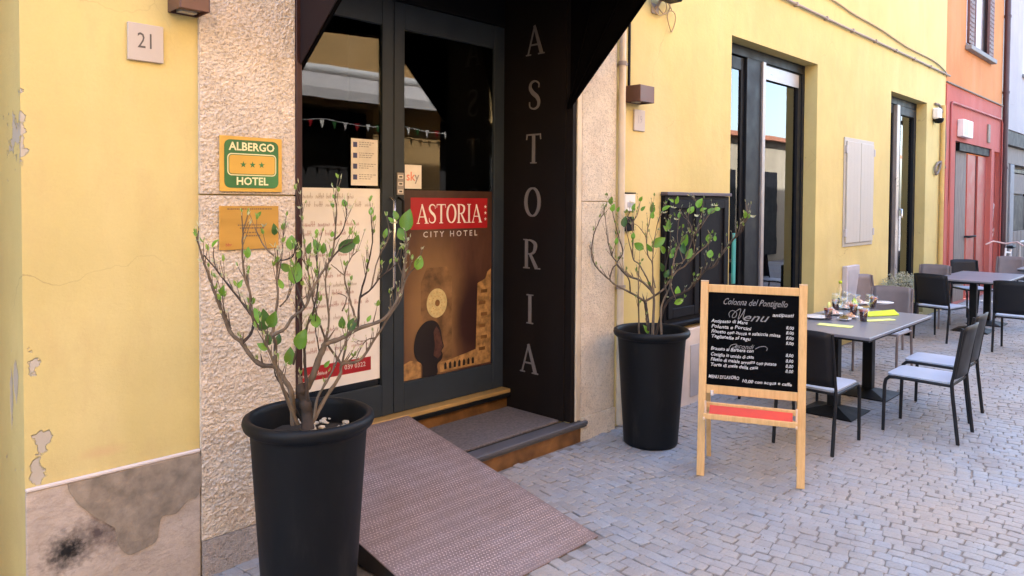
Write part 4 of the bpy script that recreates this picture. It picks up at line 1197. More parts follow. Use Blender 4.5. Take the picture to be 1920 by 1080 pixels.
def shrub(o, zoom, base_d_pt, branches, leaves, buds, seed, extra=True):
    """branches follow the photographed shrub; every twig also leans its own way in depth"""
    zx, zy, zs = zoom
    rr = random.Random(seed)
    org = Vector(o.location)
    nrm = Vector((base_d_pt[0] - CAM.x, base_d_pt[1] - CAM.y, 0)).normalized()
    d0 = (Vector((base_d_pt[0], base_d_pt[1], 0)) - Vector((CAM.x, CAM.y, 0))).length
    def P(x, y, off):
        u, v = zx + x / zs, zy + y / zs
        return on_plane(u, v, Vector((CAM.x, CAM.y, 0)) + nrm * (d0 + off), nrm) - org
    samples = []
    def near_off(x, y):
        best = min(samples, key=lambda s_: (s_[0] - x) ** 2 + (s_[1] - y) ** 2) if samples else None
        return best
    for bi, (r0, r1, pts_) in enumerate(branches):
        x, y = pts_[0]
        b = near_off(x, y)
        joined = b is not None and (b[0] - x) ** 2 + (b[1] - y) ** 2 < 18 ** 2
        off0 = b[2] if joined else rr.uniform(-.05, .05)
        if joined: r0 = min(r0, b[3])
        tot = sum(math.dist(pts_[i], pts_[i + 1]) for i in range(len(pts_) - 1)); drift = rr.uniform(-1, 1) * min(.24, tot / zs * .0011)
        sm = catmull([(x_, y_, 0) for x_, y_ in pts_], 5)
        path = []; rad = []; acc = 0
        for i, p in enumerate(sm):
            if i: acc += math.dist(sm[i][:2], sm[i - 1][:2])
            t_ = acc / tot
            off = off0 + drift * t_ + .02 * noise.noise(Vector((p.x * .02, p.y * .02, bi)))
            jx, jy = 2.5 * noise.noise(Vector((p.x * .05, p.y * .05, bi + 7))), 2.5 * noise.noise(Vector((p.x * .05, p.y * .05, bi + 17)))
            path.append(P(p.x + jx, p.y + jy, off)); r = r0 + (r1 - r0) * min(1, t_) ** .8
            r *= 1 + .16 * noise.noise(Vector((p.x * .08, p.y * .08, bi)))
            rad.append(r * 1.12 * (1 + .10 * math.sin(i * 2.3 + bi))); samples.append((p.x, p.y, off, r))
        q = MB(); q.tube(path, rad, 7); q.build('branch', M['bark'] if bi % 3 else M['bark_dark'], o)
        # little side twigs with a bud at the tip
        if extra and tot > 120:
            for _ in range(int(tot / 34)):
                k = min(len(sm) - 1, int(len(sm) * rr.uniform(.30, 1.0))); p = path[k]
                dv = (path[min(k + 1, len(path) - 1)] - path[max(k - 1, 0)]).normalized()
                dv = (dv + Vector((rr.uniform(-.7, .7), rr.uniform(-.7, .7), rr.uniform(.3, 1.0)))).normalized()
                l_ = rr.uniform(.025, .075) * (d0 / 3.1 if d0 < 4 else 1.1)
                tips.append((p, dv, l_, rad[k]))
    q = MB()
    for p, dv, l_, r_ in tips:
        q.tube([p, p + dv * l_ * .5 + Vector((0, 0, .004)), p + dv * l_ + Vector((0, 0, .012))], [r_ * .5, r_ * .38, .0012], 5)
    if tips: tag(q.build('twig', M['bark'], o), kind='stuff')
    q = MB()
    for p, dv, l_, r_ in tips:
        e = p + dv * l_ + Vector((0, 0, .012)); 
        for s in range(rr.choice((1, 2, 2, 3))):
            sc_ = rr.uniform(.006, .013); d2 = (dv + Vector((rr.uniform(-.6, .6), rr.uniform(-.6, .6), rr.uniform(-.2, .8)))).normalized()
            sd_ = d2.orthogonal().normalized() * sc_ * .42; ot = d2.cross(sd_)
            q.add([e, e + d2 * sc_ + sd_, e + d2 * sc_ * 2.1, e + d2 * sc_ - sd_, e + d2 * sc_ + ot * .6], [(0, 1, 4), (1, 2, 4), (2, 3, 4), (3, 0, 4)], True)
    if tips: tag(q.build('bud', M['bud'], o), kind='stuff')
    q = MB()
    for p, dv, l_, r_ in tips:          # young leaves standing up round the twig tips
        if rr.random() < .6: continue
        e = p + dv * l_ + Vector((0, 0, .012))
        for s in range(rr.choice((1, 2, 2, 3))):
            L = rr.uniform(.016, .034); d2 = (dv * .5 + Vector((rr.uniform(-.55, .55), rr.uniform(-.55, .55), rr.uniform(.5, 1.2)))).normalized()
            sd_ = d2.cross(Vector((rr.uniform(-1, 1), rr.uniform(-1, 1), .1))).normalized() * L * rr.uniform(.16, .26); ot = d2.cross(sd_).normalized() * L * .08
            q.add([e, e + d2 * L * .35 + sd_ + ot, e + d2 * L * .7 + sd_ * .8 + ot, e + d2 * L, e + d2 * L * .7 - sd_ * .8 + ot, e + d2 * L * .35 - sd_ + ot, e + d2 * L * .5], [(0, 1, 6), (1, 2, 6), (2, 3, 6), (3, 4, 6), (4, 5, 6), (5, 0, 6)], True)
    if tips: tag(q.build('young_leaf', M['leaf_young'], o), kind='stuff')
    for (x, y, s_, *rest) in leaves:
        b = near_off(x, y); off = b[2] + rr.uniform(-.02, .02)
        dark = rest[1] if len(rest) > 1 else 0
        ang = rest[0] if rest else rr.uniform(-50, 50)
        L = s_ / zs / FPX * (d0 + off)
        bx, by = x - math.sin(R(ang)) * s_ / 2, y + math.cos(R(ang)) * s_ / 2
        lf = link('leaf', leafs[(4 + rr.randrange(2)) if dark else rr.randrange(4)], o)
        p0 = P(bx, by, off)
        ydir = (XA * math.sin(R(ang)) + UP * math.cos(R(ang)) + nrm * rr.uniform(-.35, .35)).normalized()
        face = (-nrm + Vector((rr.uniform(-.5, .5), rr.uniform(-.5, .5), rr.uniform(0, .7)))).normalized()
        xdir = ydir.cross(face).normalized(); zdir = xdir.cross(ydir)
        m_ = Matrix((xdir, ydir, zdir)).transposed().to_4x4(); m_ = Matrix.Translation(p0) @ m_ @ Matrix.Scale(L * 1.08, 4)
        lf.matrix_basis = m_
    for (x, y, s_) in buds:
        b = near_off(x, y); L = s_ / zs / FPX * d0
        p0 = P(x, y, b[2]); q = MB()
        for k in range(5):
            d2 = Vector((math.sin(k * 1.3), math.cos(k * 1.3), rr.uniform(.2, 1.2))).normalized(); sd_ = d2.orthogonal().normalized() * L * .3
            q.add([p0, p0 + d2 * L * .5 + sd_, p0 + d2 * L, p0 + d2 * L * .5 - sd_], [(0, 1, 2, 3)], True)
        q.build('blossom', M['bud'], o)
P1 = (1.622, -.565); tips = []
pot1 = empty('potted_shrub', (P1[0], P1[1], 0), 'tall black pot with a sparse budding shrub, nearest the camera at the left pillar', 'potted plant', 'shrubs in tall black pots')
make_pot(pot1); make_pebbles(pot1, 4, 80)
Z1 = (350, 350, 2.4)
br1 = [
 (.024, .020, [(545, 1090), (540, 1000), (520, 930), (515, 890)]),
 (.014, .011, [(520, 930), (560, 870), (600, 760), (622, 708)]),
 (.012, .003, [(480, 1070), (472, 930), (440, 870), (395, 810), (330, 800), (275, 745), (250, 705), (200, 660), (165, 580), (130, 490), (95, 390), (65, 300), (45, 225)]),
 (.006, .0025, [(250, 705), (290, 660), (300, 600), (270, 550), (200, 460), (130, 370), (80, 310)]),
 (.008, .0025, [(395, 810), (400, 720), (385, 670), (330, 640), (290, 570), (285, 480), (260, 400), (250, 290), (255, 190)]),
 (.007, .002, [(385, 670), (440, 640), (475, 590), (530, 545), (560, 480), (600, 400), (640, 340), (660, 280), (675, 120), (665, 50)]),
 (.004, .002, [(640, 340), (690, 280), (745, 250)]),
 (.010, .003, [(620, 710), (700, 680), (770, 640), (880, 600), (930, 540), (965, 470), (975, 380), (990, 290), (985, 200)]),
 (.005, .002, [(770, 640), (750, 560), (730, 490), (710, 400), (740, 320), (770, 290)]),
 (.005, .002, [(770, 640), (780, 500), (810, 380), (835, 250), (830, 140)]),
 (.009, .002, [(560, 1070), (620, 960), (690, 850), (700, 800), (780, 780), (850, 680), (920, 570), (960, 510), (990, 410), (1040, 350)]),
 (.005, .002, [(700, 800), (640, 720), (600, 620), (570, 520), (555, 440), (540, 360), (500, 300)]),
 (.008, .002, [(540, 1060), (540, 900), (530, 760), (540, 640), (570, 560), (590, 440), (585, 330), (590, 280)]),
 (.008, .004, [(500, 1070), (430, 900), (380, 760), (345, 690)]),
 (.005, .002, [(620, 710), (640, 600), (625, 440), (630, 340)]),
 (.004, .002, [(780, 500), (830, 460), (870, 410), (940, 350), (985, 290)]),
 (.004, .002, [(830, 460), (860, 330), (905, 240), (910, 180)]),
 (.006, .002, [(385, 670), (410, 500), (405, 420), (405, 330), (350, 270), (310, 190)]),
 (.003, .002, [(405, 330), (440, 330), (480, 310), (490, 250)]),
 (.003, .0015, [(420, 540), (465, 480), (470, 380)]),
 (.003, .0015, [(710, 400), (650, 350)]),
 (.003, .0015, [(665, 240), (700, 200), (720, 120), (710, 70)]),
 (.003, .0015, [(700, 560), (720, 500), (680, 480)]),
 (.004, .0015, [(690, 850), (720, 700), (730, 560), (730, 490)]),
 (.004, .0015, [(530, 545), (500, 460), (480, 400)]),
 (.004, .0015, [(480, 800), (510, 640), (500, 540), (540, 490)]),
 (.003, .0015, [(200, 640), (170, 560), (160, 470)]),
 (.003, .0015, [(600, 760), (580, 640), (585, 540)]),
 (.003, .0015, [(130, 370), (120, 300), (125, 270)]),
 (.003, .0015, [(850, 680), (800, 700), (760, 780)]),
 (.005, .002, [(520, 1060), (470, 960), (400, 850), (395, 810)]),
 (.006, .003, [(570, 1060), (590, 950), (640, 860), (720, 690)]),
 (.003, .0015, [(410, 420), (430, 300), (435, 190)]),
 (.003, .0015, [(510, 210), (520, 130), (515, 70)]), (.003, .0015, [(540, 330), (525, 220), (510, 100)])]
lv1 = [(40, 215, 22), (125, 255, 42, 30), (275, 300, 46, 5), (325, 125, 26), (395, 195, 48, 0, 1), (470, 255, 62, 5), (490, 395, 88, 10), (445, 365, 50, -50), (550, 280, 50, 5), (585, 265, 64, -15), (615, 280, 46, 5), (720, 268, 90, 62, 1), (765, 240, 40, 15),
 (665, 45, 24), (655, 80, 34, -10), (710, 75, 34, -20), (830, 110, 40, 3), (990, 155, 92, 5), (940, 130, 46, -5), (968, 215, 60, -25), (1045, 345, 62, 15), (895, 210, 40, 10), (320, 585, 74, -25), (350, 605, 90, 3, 1), (385, 600, 70, 22), (368, 690, 50, -10, 1), (412, 690, 46, 10, 1), (515, 690, 86, 12), (465, 768, 70, -3),
 (580, 605, 62, -8), (700, 615, 50, -10), (745, 620, 64, 25, 1), (820, 595, 32), (630, 800, 34), (345, 720, 46, -50), (240, 440, 36), (160, 470, 44, 12), (425, 440, 44), (505, 305, 40, 5), (545, 360, 38, 15), (655, 215, 26), (435, 180, 34, 5), (585, 205, 26), (920, 150, 30)]
bd1 = [(650, 75, 20), (738, 100, 20), (350, 180, 20), (935, 165, 24), (980, 270, 30), (570, 310, 20), (655, 245, 20), (50, 245, 16), (770, 290, 18), (990, 240, 24), (412, 290, 16), (510, 100, 18)]
shrub(pot1, Z1, P1, br1, lv1, bd1, 11)
P2 = (4.425, -.40); tips = []
pot2 = empty('potted_shrub', (P2[0], P2[1], 0), 'tall black pot with a leafy budding shrub beside the menu easel', 'potted plant', 'shrubs in tall black pots')
make_pot(pot2); make_pebbles(pot2, 8, 40)
Z2 = (1090, 340, 3.6)
br2 = [
 (.012, .010, [(450, 1060), (450, 980), (440, 880), (430, 810)]),
 (.008, .0025, [(430, 810), (330, 750), (230, 700), (190, 665), (120, 600), (80, 540), (70, 470), (85, 360), (130, 250), (155, 220)]),
 (.005, .002, [(190, 665), (210, 590), (240, 550), (205, 500), (180, 400), (165, 280), (160, 230)]),
 (.005, .002, [(330, 750), (320, 660), (260, 590), (240, 550), (280, 480), (250, 370), (220, 250), (205, 170)]),
 (.010, .006, [(480, 1040), (490, 800), (480, 750), (400, 670), (320, 640), (240, 560)]),
 (.008, .003, [(430, 810), (500, 770), (560, 720), (640, 610), (700, 570), (790, 480), (860, 420), (870, 390)]),
 (.010, .004, [(500, 1040), (560, 850), (620, 780), (690, 750), (760, 700), (830, 605), (900, 570), (960, 470), (1020, 400), (1110, 270), (1120, 220)]),
 (.006, .002, [(480, 740), (440, 650), (390, 560), (350, 520), (350, 380), (345, 290), (380, 220), (400, 120)]),
 (.006, .002, [(480, 740), (480, 560), (450, 500), (440, 380), (460, 270), (480, 170)]),
 (.006, .002, [(560, 720), (570, 560), (600, 450), (600, 350), (590, 300)]),
 (.008, .003, [(540, 1040), (540, 850), (600, 700), (620, 560), (650, 450), (700, 380)]),
 (.005, .002, [(620, 560), (690, 540), (740, 420), (760, 370), (820, 290), (860, 230), (900, 190)]),
 (.004, .002, [(760, 370), (720, 290), (715, 250), (740, 200)]),
 (.006, .003, [(390, 1040), (385, 740), (390, 560)]),
 (.004, .002, [(500, 720), (480, 600), (490, 420), (520, 270), (560, 190)]),
 (.003, .0015, [(830, 605), (840, 540), (870, 490)]), (.003, .0015, [(690, 540), (650, 400), (660, 240)]),
 (.003, .0015, [(740, 420), (820, 200), (790, 150)]), (.003, .0015, [(205, 500), (235, 410)]), (.003, .0015, [(440, 380), (380, 300), (290, 270)]),
 (.004, .0015, [(600, 700), (640, 800), (660, 810)]), (.003, .0015, [(1020, 400), (1090, 330), (1110, 230)]), (.004, .002, [(350, 520), (320, 400), (300, 300), (330, 200)]),
 (.004, .002, [(700, 570), (760, 480), (740, 300), (690, 240)])]
lv2 = [(200, 130, 60, 0), (212, 180, 50, 15), (237, 405, 48, 5), (290, 275, 70, 10, 1), (352, 175, 48), (415, 185, 40, 40), (400, 120, 36, 40), (480, 185, 66, 0), (570, 180, 60, 50), (610, 130, 34), (645, 130, 50, 20), (390, 440, 74, -60), (520, 412, 110, 55), (548, 460, 60, -20), (590, 295, 64, -5), (700, 400, 96, 5), (728, 490, 80, 30), (690, 455, 70, -10, 1), (620, 470, 56, 20), (545, 580, 60, -10, 1), (575, 625, 56, 25, 1), (660, 812, 74, 70), (650, 740, 52, 0),
 (795, 150, 64, 20), (740, 195, 62, 30), (820, 190, 46, 60), (880, 200, 66, 45), (920, 185, 44, 60), (858, 385, 52, 5), (902, 385, 40, 0), (870, 490, 60, 10), (1105, 225, 50, 0), (440, 1000, 60, -20), (660, 230, 40, 0), (350, 370, 44, 5), (610, 500, 44, 30), (480, 230, 46, 0), (570, 320, 44, -20), (250, 190, 36, 10), (1130, 235, 34, 20), (460, 450, 60, -40)]
bd2 = [(780, 240, 26), (600, 340, 26), (565, 215, 24), (620, 180, 24), (895, 165, 24), (1160, 245, 26), (345, 150, 22), (640, 260, 22)]
shrub(pot2, Z2, P2, br2, lv2, bd2, 23)

# ------------------------------------------------------------------ menu easel
FL, FR = Vector((4.111, -.973, 0)), Vector((4.344, -1.511, 0))
ez = tag(empty('menu_easel', (FL + FR) / 2), 'wooden easel with black chalkboard menu standing on the paving', 'easel')
EX = (FR - FL).normalized(); EN = Vector((.918, .397, 0)); EW = (FR - FL).length + .04
base = (FL + FR) / 2
ez.rotation_euler.z = math.atan2(EX.y, EX.x)      # local x: along the board; local y: away from the viewer
TOP = 1.19; LEAN = .12
def fpos(x, s_, dy=0):    # point on the front frame, s_ metres up
    return Vector((x, LEAN * s_ / TOP + dy, s_))
tz = Vector((0, LEAN / TOP, 1)).normalized(); tn = Vector((0, -1, LEAN / TOP)).normalized()
def bar(q, a, b, wx, wy, bev=.002):
    a, b = Vector(a), Vector(b); d_ = (b - a); L = d_.length; d_.normalize()
    X_ = Vector((1, 0, 0)) if abs(d_.x) < .9 else Vector((0, 0, 1)); Y_ = d_.cross(X_).normalized(); X_ = Y_.cross(d_)
    k = MB(); k.box((-wx / 2, -wy / 2, 0), (wx / 2, wy / 2, L), bev)
    k.v = [tuple(a + X_ * x + Y_ * y + d_ * z) for x, y, z in k.v]
    q.add(k.v, k.f)
hw = EW / 2 - .022
for s_ in (-1, 1):
    q = MB(); bar(q, fpos(s_ * hw, 0), fpos(s_ * hw, TOP + .01), .046, .024); q.build('front_leg', M['wood'], ez)
    q = MB(); bar(q, fpos(s_ * hw, TOP + .011), fpos(s_ * hw, TOP + .018), .047, .025, .001); q.build('end_cap', M['wood_end'], ez)
    q = MB(); bar(q, (s_ * (hw - .012), .385, 0), (s_ * (hw - .012), LEAN + .03, TOP - .02), .028, .022); q.build('back_leg', M['wood'], ez)
q = MB(); bar(q, fpos(-hw + .024, 1.160), fpos(hw - .024, 1.160), .048, .022); q.build('top_rail', M['wood'], ez)
q = MB(); bar(q, fpos(-hw + .024, .535), fpos(hw - .024, .535), .052, .022); q.build('bottom_rail', M['wood'], ez)
BZ0, BZ1 = .562, 1.135
k = MB(); k.box((-hw + .024, -.003, BZ0), (hw - .024, .004, BZ1)); k.v = [(x, y + LEAN * z / TOP, z) for x, y, z in k.v]; bd = k.build('chalkboard', M['board'], ez)
# tray: two ledges, red paper and bracket pegs
q = MB(); q.box((-hw + .02, -.10, .385), (hw - .02, -.085, .418), .003); q.box((-hw + .02, -.085, .385), (hw - .02, .03, .393), .002); q.box((-hw + .02, .032, .42), (hw - .02, .05, .455), .003); q.build('tray', M['wood'], ez)
q = MB(); q.box((-hw + .05, -.083, .395), (hw - .05, .025, .402)); q.add([(-hw + .05, -.02, .402), (hw - .05, -.02, .402), (hw - .05, .028, .44), (-hw + .05, .028, .44)], [(0, 1, 2, 3)]); q.build('tray_lining', M['tray_red'], ez)
for s_ in (-1, 1):
    q = MB(); q.box((s_ * (hw - .028) - .006, -.115, .383), (s_ * (hw - .028) + .006, .03, .398), .002); q.box((s_ * (hw - .028) - .006, -.03, .398), (s_ * (hw - .028) + .006, -.018, .478), .002); q.build('tray_peg', M['wood_end'], ez)
q = MB(); q.tube([(-hw + .06, .04, .50), (-hw + .06, .04, .53)], .010, 8); q.build('chalk_stub', M['white'], ez)
# chalk writing
cy = -.0040
def chalk(s_, x, zz, size, mat='chalk', align='LEFT', shear=.25, sx=1., slope=0., bold=.0006):
    uy = Vector((0, LEAN / TOP, 1)); ux = Vector((1, 0, slope))
    o_ = Vector((x, LEAN * zz / TOP + cy, zz))
    q = MB(); text(s_, size, None, '', o_, ux, uy, mb=q, align=align, shear=shear, sx=sx, d=.0003, bold=bold, jit=.006)
    return q
def put(dst, k): k.build('chalk_line', dst, bd)
qd, qc = M['chalk_dim'], M['chalk']
def fit(k, width):
    xs_ = [v[0] for v in k.v]; x0, x1 = min(xs_), max(xs_)
    k.v = [(x0 + (v[0] - x0) * width / (x1 - x0), v[1], v[2]) for v in k.v]
    return k
BX, BW = -.256, .51
def zf(f): return BZ1 + .003 - .573 * f
def row(mat_, f, x, wd, s_, size, shear=.2, bold=.0004): put(mat_, fit(chalk(s_, BX + BW * x, zf(f), size, shear=shear, bold=bold), BW * wd))
row(qd, .10, .14, .74, 'Colonna del Pontigello', .056, .5, .0)
row(qd, .255, .38, .30, 'enu', .074, .5, .0)
row(qc, .215, .73, .24, 'antipasti', .030)
for f, wd, s_ in ((.315, .43, 'Antipasto di Mare'), (.375, .47, 'Polenta e Porcini'), (.43, .80, 'Risotto con zucca e salsiccia mista'), (.485, .46, 'Tagliatelle al ragu'),
                  (.615, .50, 'Brasato al Barbera con'), (.68, .50, 'Coniglio in umido di casa'), (.735, .76, 'Filetto di maiale arrosto con patate'), (.79, .55, 'Torta di mele della casa')):
    row(qc, f, .02, wd, s_, .029)
for f in (.345, .40, .455, .51, .635, .695, .75, .80): row(qc, f, .885, .085, '8,00', .027)
row(qc, .915, .0, .36, "MENU DI LAVORO", .029)
row(qc, .935, .39, .56, '10,00 con acqua e caffe', .027)
row(qd, .575, .30, .22, 'econdi', .040, .5, .0)
def swirl(pts_, w_=.0035):
    P = catmull([(a, b, 0) for a, b in pts_], 6); q = MB()
    for i in range(len(P) - 1):
        a, b = P[i], P[i + 1]; d_ = (b - a).normalized(); n_ = Vector((-d_.y, d_.x, 0)) * w_ / 2
        q.add([(p.x, LEAN * p.y / TOP + cy - .0004, p.y) for p in (a + n_, b + n_, b - n_, a - n_)], [(0, 1, 2, 3)])
    return q
put(qd, swirl([(-.135, .985), (-.14, 1.01), (-.12, 1.028), (-.095, 1.015), (-.10, .99), (-.12, .985), (-.11, 1.012), (-.07, 1.04), (-.085, .975), (-.06, 1.01), (-.045, 1.04), (-.055, .985), (-.045, .975)]))
put(qd, swirl([(-.135, .795), (-.12, .815), (-.09, .822), (-.10, .805), (-.115, .80), (-.10, .79), (-.09, .796)]))
put(qd, swirl([(.02, .80), (.045, .815), (.075, .82), (.09, .81), (.085, .795)]))

# ------------------------------------------------------------------ chairs and tables
def make_chair(mat_b=None, name='terrace_chair'):
    mat_b = mat_b or M['anthracite']
    o = empty(name, (0, 0, 0))
    hwid = .205
    q = MB()
    n = 9
    poly = rrect(-hwid + .006, -.205, hwid - .006, .225, .045, 4)
    q.prism(poly, (0, 0, .418), (1, 0, 0), (0, 1, 0), .014)
    q.build('seat', M['seat'], o)
    # backrest: gently curved solid shell
    q = MB(); vs = []; nx, nz = 8, 6
    for side in (0, 1):
        for j in range(nz + 1):
            t_ = j / nz; z = .455 + .385 * t_; yb = -.212 - .055 * t_ - .012 * t_ * t_
            ww = (hwid - .004) * (1 - .05 * t_)
            for i in range(nx + 1):
                s_ = -1 + 2 * i / nx
                vs.append((s_ * ww, yb - .020 * (1 - s_ * s_) - side * .010, z - (.010 * s_ ** 4 if j == nz else 0)))
    w_ = nx + 1; N = w_ * (nz + 1); fs = []
    for j in range(nz):
        for i in range(nx):
            a = j * w_ + i; fs.append((a, a + 1, a + w_ + 1, a + w_)); fs.append((N + a, N + a + w_, N + a + w_ + 1, N + a + 1))
    for i in range(nx): fs.append((i, N + i, N + i + 1, i + 1)); a = nz * w_ + i; fs.append((a, a + 1, N + a + 1, N + a))
    for j in range(nz): a = j * w_; fs.append((a, a + w_, N + a + w_, N + a)); a = j * w_ + nx; fs.append((a, N + a, N + a + w_, a + w_))
    q.add(vs, fs, True); q.build('backrest', mat_b, o)
    for s_ in (-1, 1):
        x = s_ * hwid
        q = MB(); q.tube(catmull([(x, -.258, 0), (x, -.235, .20), (x, -.213, .41), (x * .995, -.225, .50), (x * .96, -.272, .825)], 4), [.013] * 9 + [.011] * 8, 8); q.build('rear_leg', mat_b, o)
        q = MB(); q.tube([(x, .238, 0), (x, .232, .34), (x, .224, .385), (x, .200, .408), (x, .16, .413), (x, -.21, .409)], [.012, .013, .013, .013, .012, .011], 8); q.build('front_leg', mat_b, o)
    q = MB(); q.tube([(-hwid, -.205, .409), (hwid, -.205, .409)], .010, 8); q.build('crossbar', mat_b, o)
    q = MB(); q.tube([(-hwid + .01, .205, .408), (hwid - .01, .205, .408)], .010, 8); q.build('crossbar', mat_b, o)
    return o
G_ch = 'grey terrace chairs'
chairA = make_chair(); chairT = make_chair(M['taupe'])
first = {'a': True, 't': True}
def place(x, y, rz, label, kind='a', z=0, ti=0):
    src = chairA if kind == 'a' else chairT
    if first[kind]: o = src; first[kind] = False
    else: o = copy_tree(src)
    o.location = (x, y, z); o.rotation_euler = (0, 0, R(rz)); tag(o, label, 'chair', G_ch)
    return o
place(6.125, -1.710, 0, 'foremost dark chair with seat pale from painted sky sheen at the laid table')
place(6.775, -1.640, 0, 'dark chair with seat pale from painted sky sheen in the second place, half behind the foremost chair')
place(5.300, -1.225, -90, 'dark chair turned from the viewer, partly hidden by the menu easel')
place(8.02, -.80, 90, 'taupe backed chair at the far end of the laid table', 't')
place(6.15, -.56, 176, 'dark chair on the wall side of the laid table behind the glasses')
place(9.28, -.30, 148, 'taupe chair leaning against the others by the meter box', 't')
place(10.44, -.73, -104, 'dark chair whose back is to the viewer, next to the potted white bush')
place(10.20, -1.585, -90, 'dark chair cut by the right edge with its back to the viewer')
place(11.50, -.30, 88, 'taupe chair against the end of the yellow wall', 't')
place(13.0, -.52, 130, 'small dark chair in front of the red doors')
place(14.3, -.72, 90, 'taupe chair in front of the graffiti door', 't')
place(11.9, -1.75, 3, 'dark chair on the street side of the second row table')
def make_table(name='terrace_table', L=.80, W_=.80):
    o = empty(name, (0, 0, 0))
    q = MB(); q.box((-L / 2, -W_ / 2, .683), (L / 2, W_ / 2, .705), .003); q.build('tabletop', M['tabletop'], o)
    q = MB(); q.box((-L / 2 + .01, -W_ / 2 + .01, .668), (L / 2 - .01, W_ / 2 - .01, .682), .002); q.build('edge_frame', M['black_metal'], o)
    q = MB(); q.box((-.042, -.042, .05), (.042, .042, .668), .006); q.build('column', M['black_metal'], o)
    q = MB(); b_ = .215
    q.box((-b_, -b_, 0), (b_, b_, .010), .002)
    q.add([(-b_, -b_, .010), (b_, -b_, .010), (b_, b_, .010), (-b_, b_, .010), (-.05, -.05, .055), (.05, -.05, .055), (.05, .05, .055), (-.05, .05, .055)], [(0, 1, 5, 4), (1, 2, 6, 5), (2, 3, 7, 6), (3, 0, 4, 7), (4, 5, 6, 7)])
    q.build('base_plate', M['black_metal'], o)
    return o
tb = make_table()
TL = [(6.155, -1.02, 'near half of the laid table, behind the menu easel'), (6.957, -1.02, 'far half of the laid table, with the lime napkins'), (11.45, -.86, 'empty square table in the second row, its near corner to the chairs'), (12.252, -.86, 'empty table pushed against the second row table'), (14.1, -1.35, 'empty table in front of the red building')]
for i, (x, y, lab) in enumerate(TL):
    o = tb if i == 0 else copy_tree(tb)
    o.location = (x, y, 0); tag(o, lab, 'table', 'square grey terrace tables')
TZ = .7055
def obj_at(name, u, v, label, cat, group=None, z=TZ):
    p = on_plane(u, v, (0, 0, z), Vector((0, 0, 1)))
    return tag(empty(name, (p.x, p.y, z)), label, cat, group)
def tumbler(u, v, label, full=True):
    o = obj_at('drink_glass', u, v, label, 'glass', 'red drinks on the laid table')
    q = MB(); q.lathe([(.001, .004), (.026, .004), (.034, .085)], n=20); q.lathe([(.034, .085), (.001, .085)], n=20); q.build('drink', M['wine'], o)
    q = MB(); q.lathe([(.0, .001), (.028, .001), (.030, .004), (.039, .115), (.0365, .115), (.0355, .105)], n=20); q.build('tumbler', M['clear'], o)
    q = MB(); q.lathe([(.001, .087), (.0352, .087), (.0362, .10), (.001, .10)], n=20); q.build('ice', M['foam'], o)
    return o
o = tumbler(1553, 600, 'dark red drink with a yellow slice near the easel')
q = MB(); q.lathe([(.001, -.003), (.028, -.003), (.028, .003), (.001, .003)], n=18); q.v = [(x + .01, z, y + .125) for x, y, z in q.v]; q.build('citrus_slice', M['lime_pale'], o)
tumbler(1619, 603, 'dark red drink in front, between plate and lime napkin')
tumbler(1637, 577, 'dark red drink on the far side of the table')
def stem_glass(u, v, label):
    o = obj_at('stem_glass', u, v, label, 'glass', 'clear glasses on the laid table')
    q = MB(); q.lathe([(.0, .001), (.032, .001), (.032, .004), (.005, .008), (.004, .075), (.02, .09), (.036, .12), (.038, .15), (.032, .185), (.030, .185), (.035, .15), (.033, .12), (.018, .094), (.001, .086)], n=20); q.build('stem_bowl', M['clear'], o)
for u, v, l_ in ((1578, 596, 'clear stem glass between the plates'), (1588, 584, 'clear stem glass behind the snacks'), (1605, 590, 'clear stem glass left of the middle drink'), (1567, 588, 'clear stem glass beside the first red drink'), (1630, 590, 'clear stem glass right of the middle drink')):
    stem_glass(u, v, l_)
o = obj_at('water_bottle', 1575, 578, 'clear tall bottle standing on the laid table', 'bottle')
q = MB(); q.lathe([(0, .001), (.036, .001), (.038, .01), (.038, .15), (.03, .185), (.014, .215), (.013, .25), (.001, .25)], n=20); q.build('bottle_body', M['clear'], o)
q = MB(); q.lathe([(.014, .235), (.0155, .235), (.0155, .262), (.001, .262)], n=16); q.build('cap', M['lime'], o)
def plate(u, v, label, food=None, r=.11):
    o = obj_at('plate', u, v, label, 'plate', 'white plates on the laid table')
    q = MB(); q.lathe([(0, .002), (r * .55, .002), (r * .6, .006), (r, .018), (r, .021), (r * .58, .010), (.001, .010)], n=32); q.build('dish', M['china'], o)
    if food:
        q = MB(); rr = random.Random(int(u))
        for k in range(34):
            bm = bmesh.new(); bmesh.ops.create_icosphere(bm, subdivisions=1, radius=1); s_ = rr.uniform(.010, .022)
            a = rr.uniform(0, 6.28); d_ = rr.uniform(0, r * .55)
            for v_ in bm.verts: v_.co = Vector((d_ * math.cos(a) + v_.co.x * s_, d_ * math.sin(a) + v_.co.y * s_ * .8, (.02 + (r * .55 - d_) * rr.uniform(.2, .9)) + v_.co.z * s_ * .6))
            q.from_bm(bm)
        q.build('snack', M[food], o)
plate(1530, 597, 'white empty plate right beside the easel')
plate(1592, 579, 'white plate heaped with pale pink snacks', 'food2', .12)
plate(1608, 570, 'white plate of pale snacks at the back', 'food2', .10)
plate(1583, 601, 'small plate of dark olives at the front', 'olive', .06)
plate(1595, 597, 'small plate of reddish snacks beside the olives', 'food', .06)
plate(1655, 570, 'white plate at the far right back of the table', None, .10)
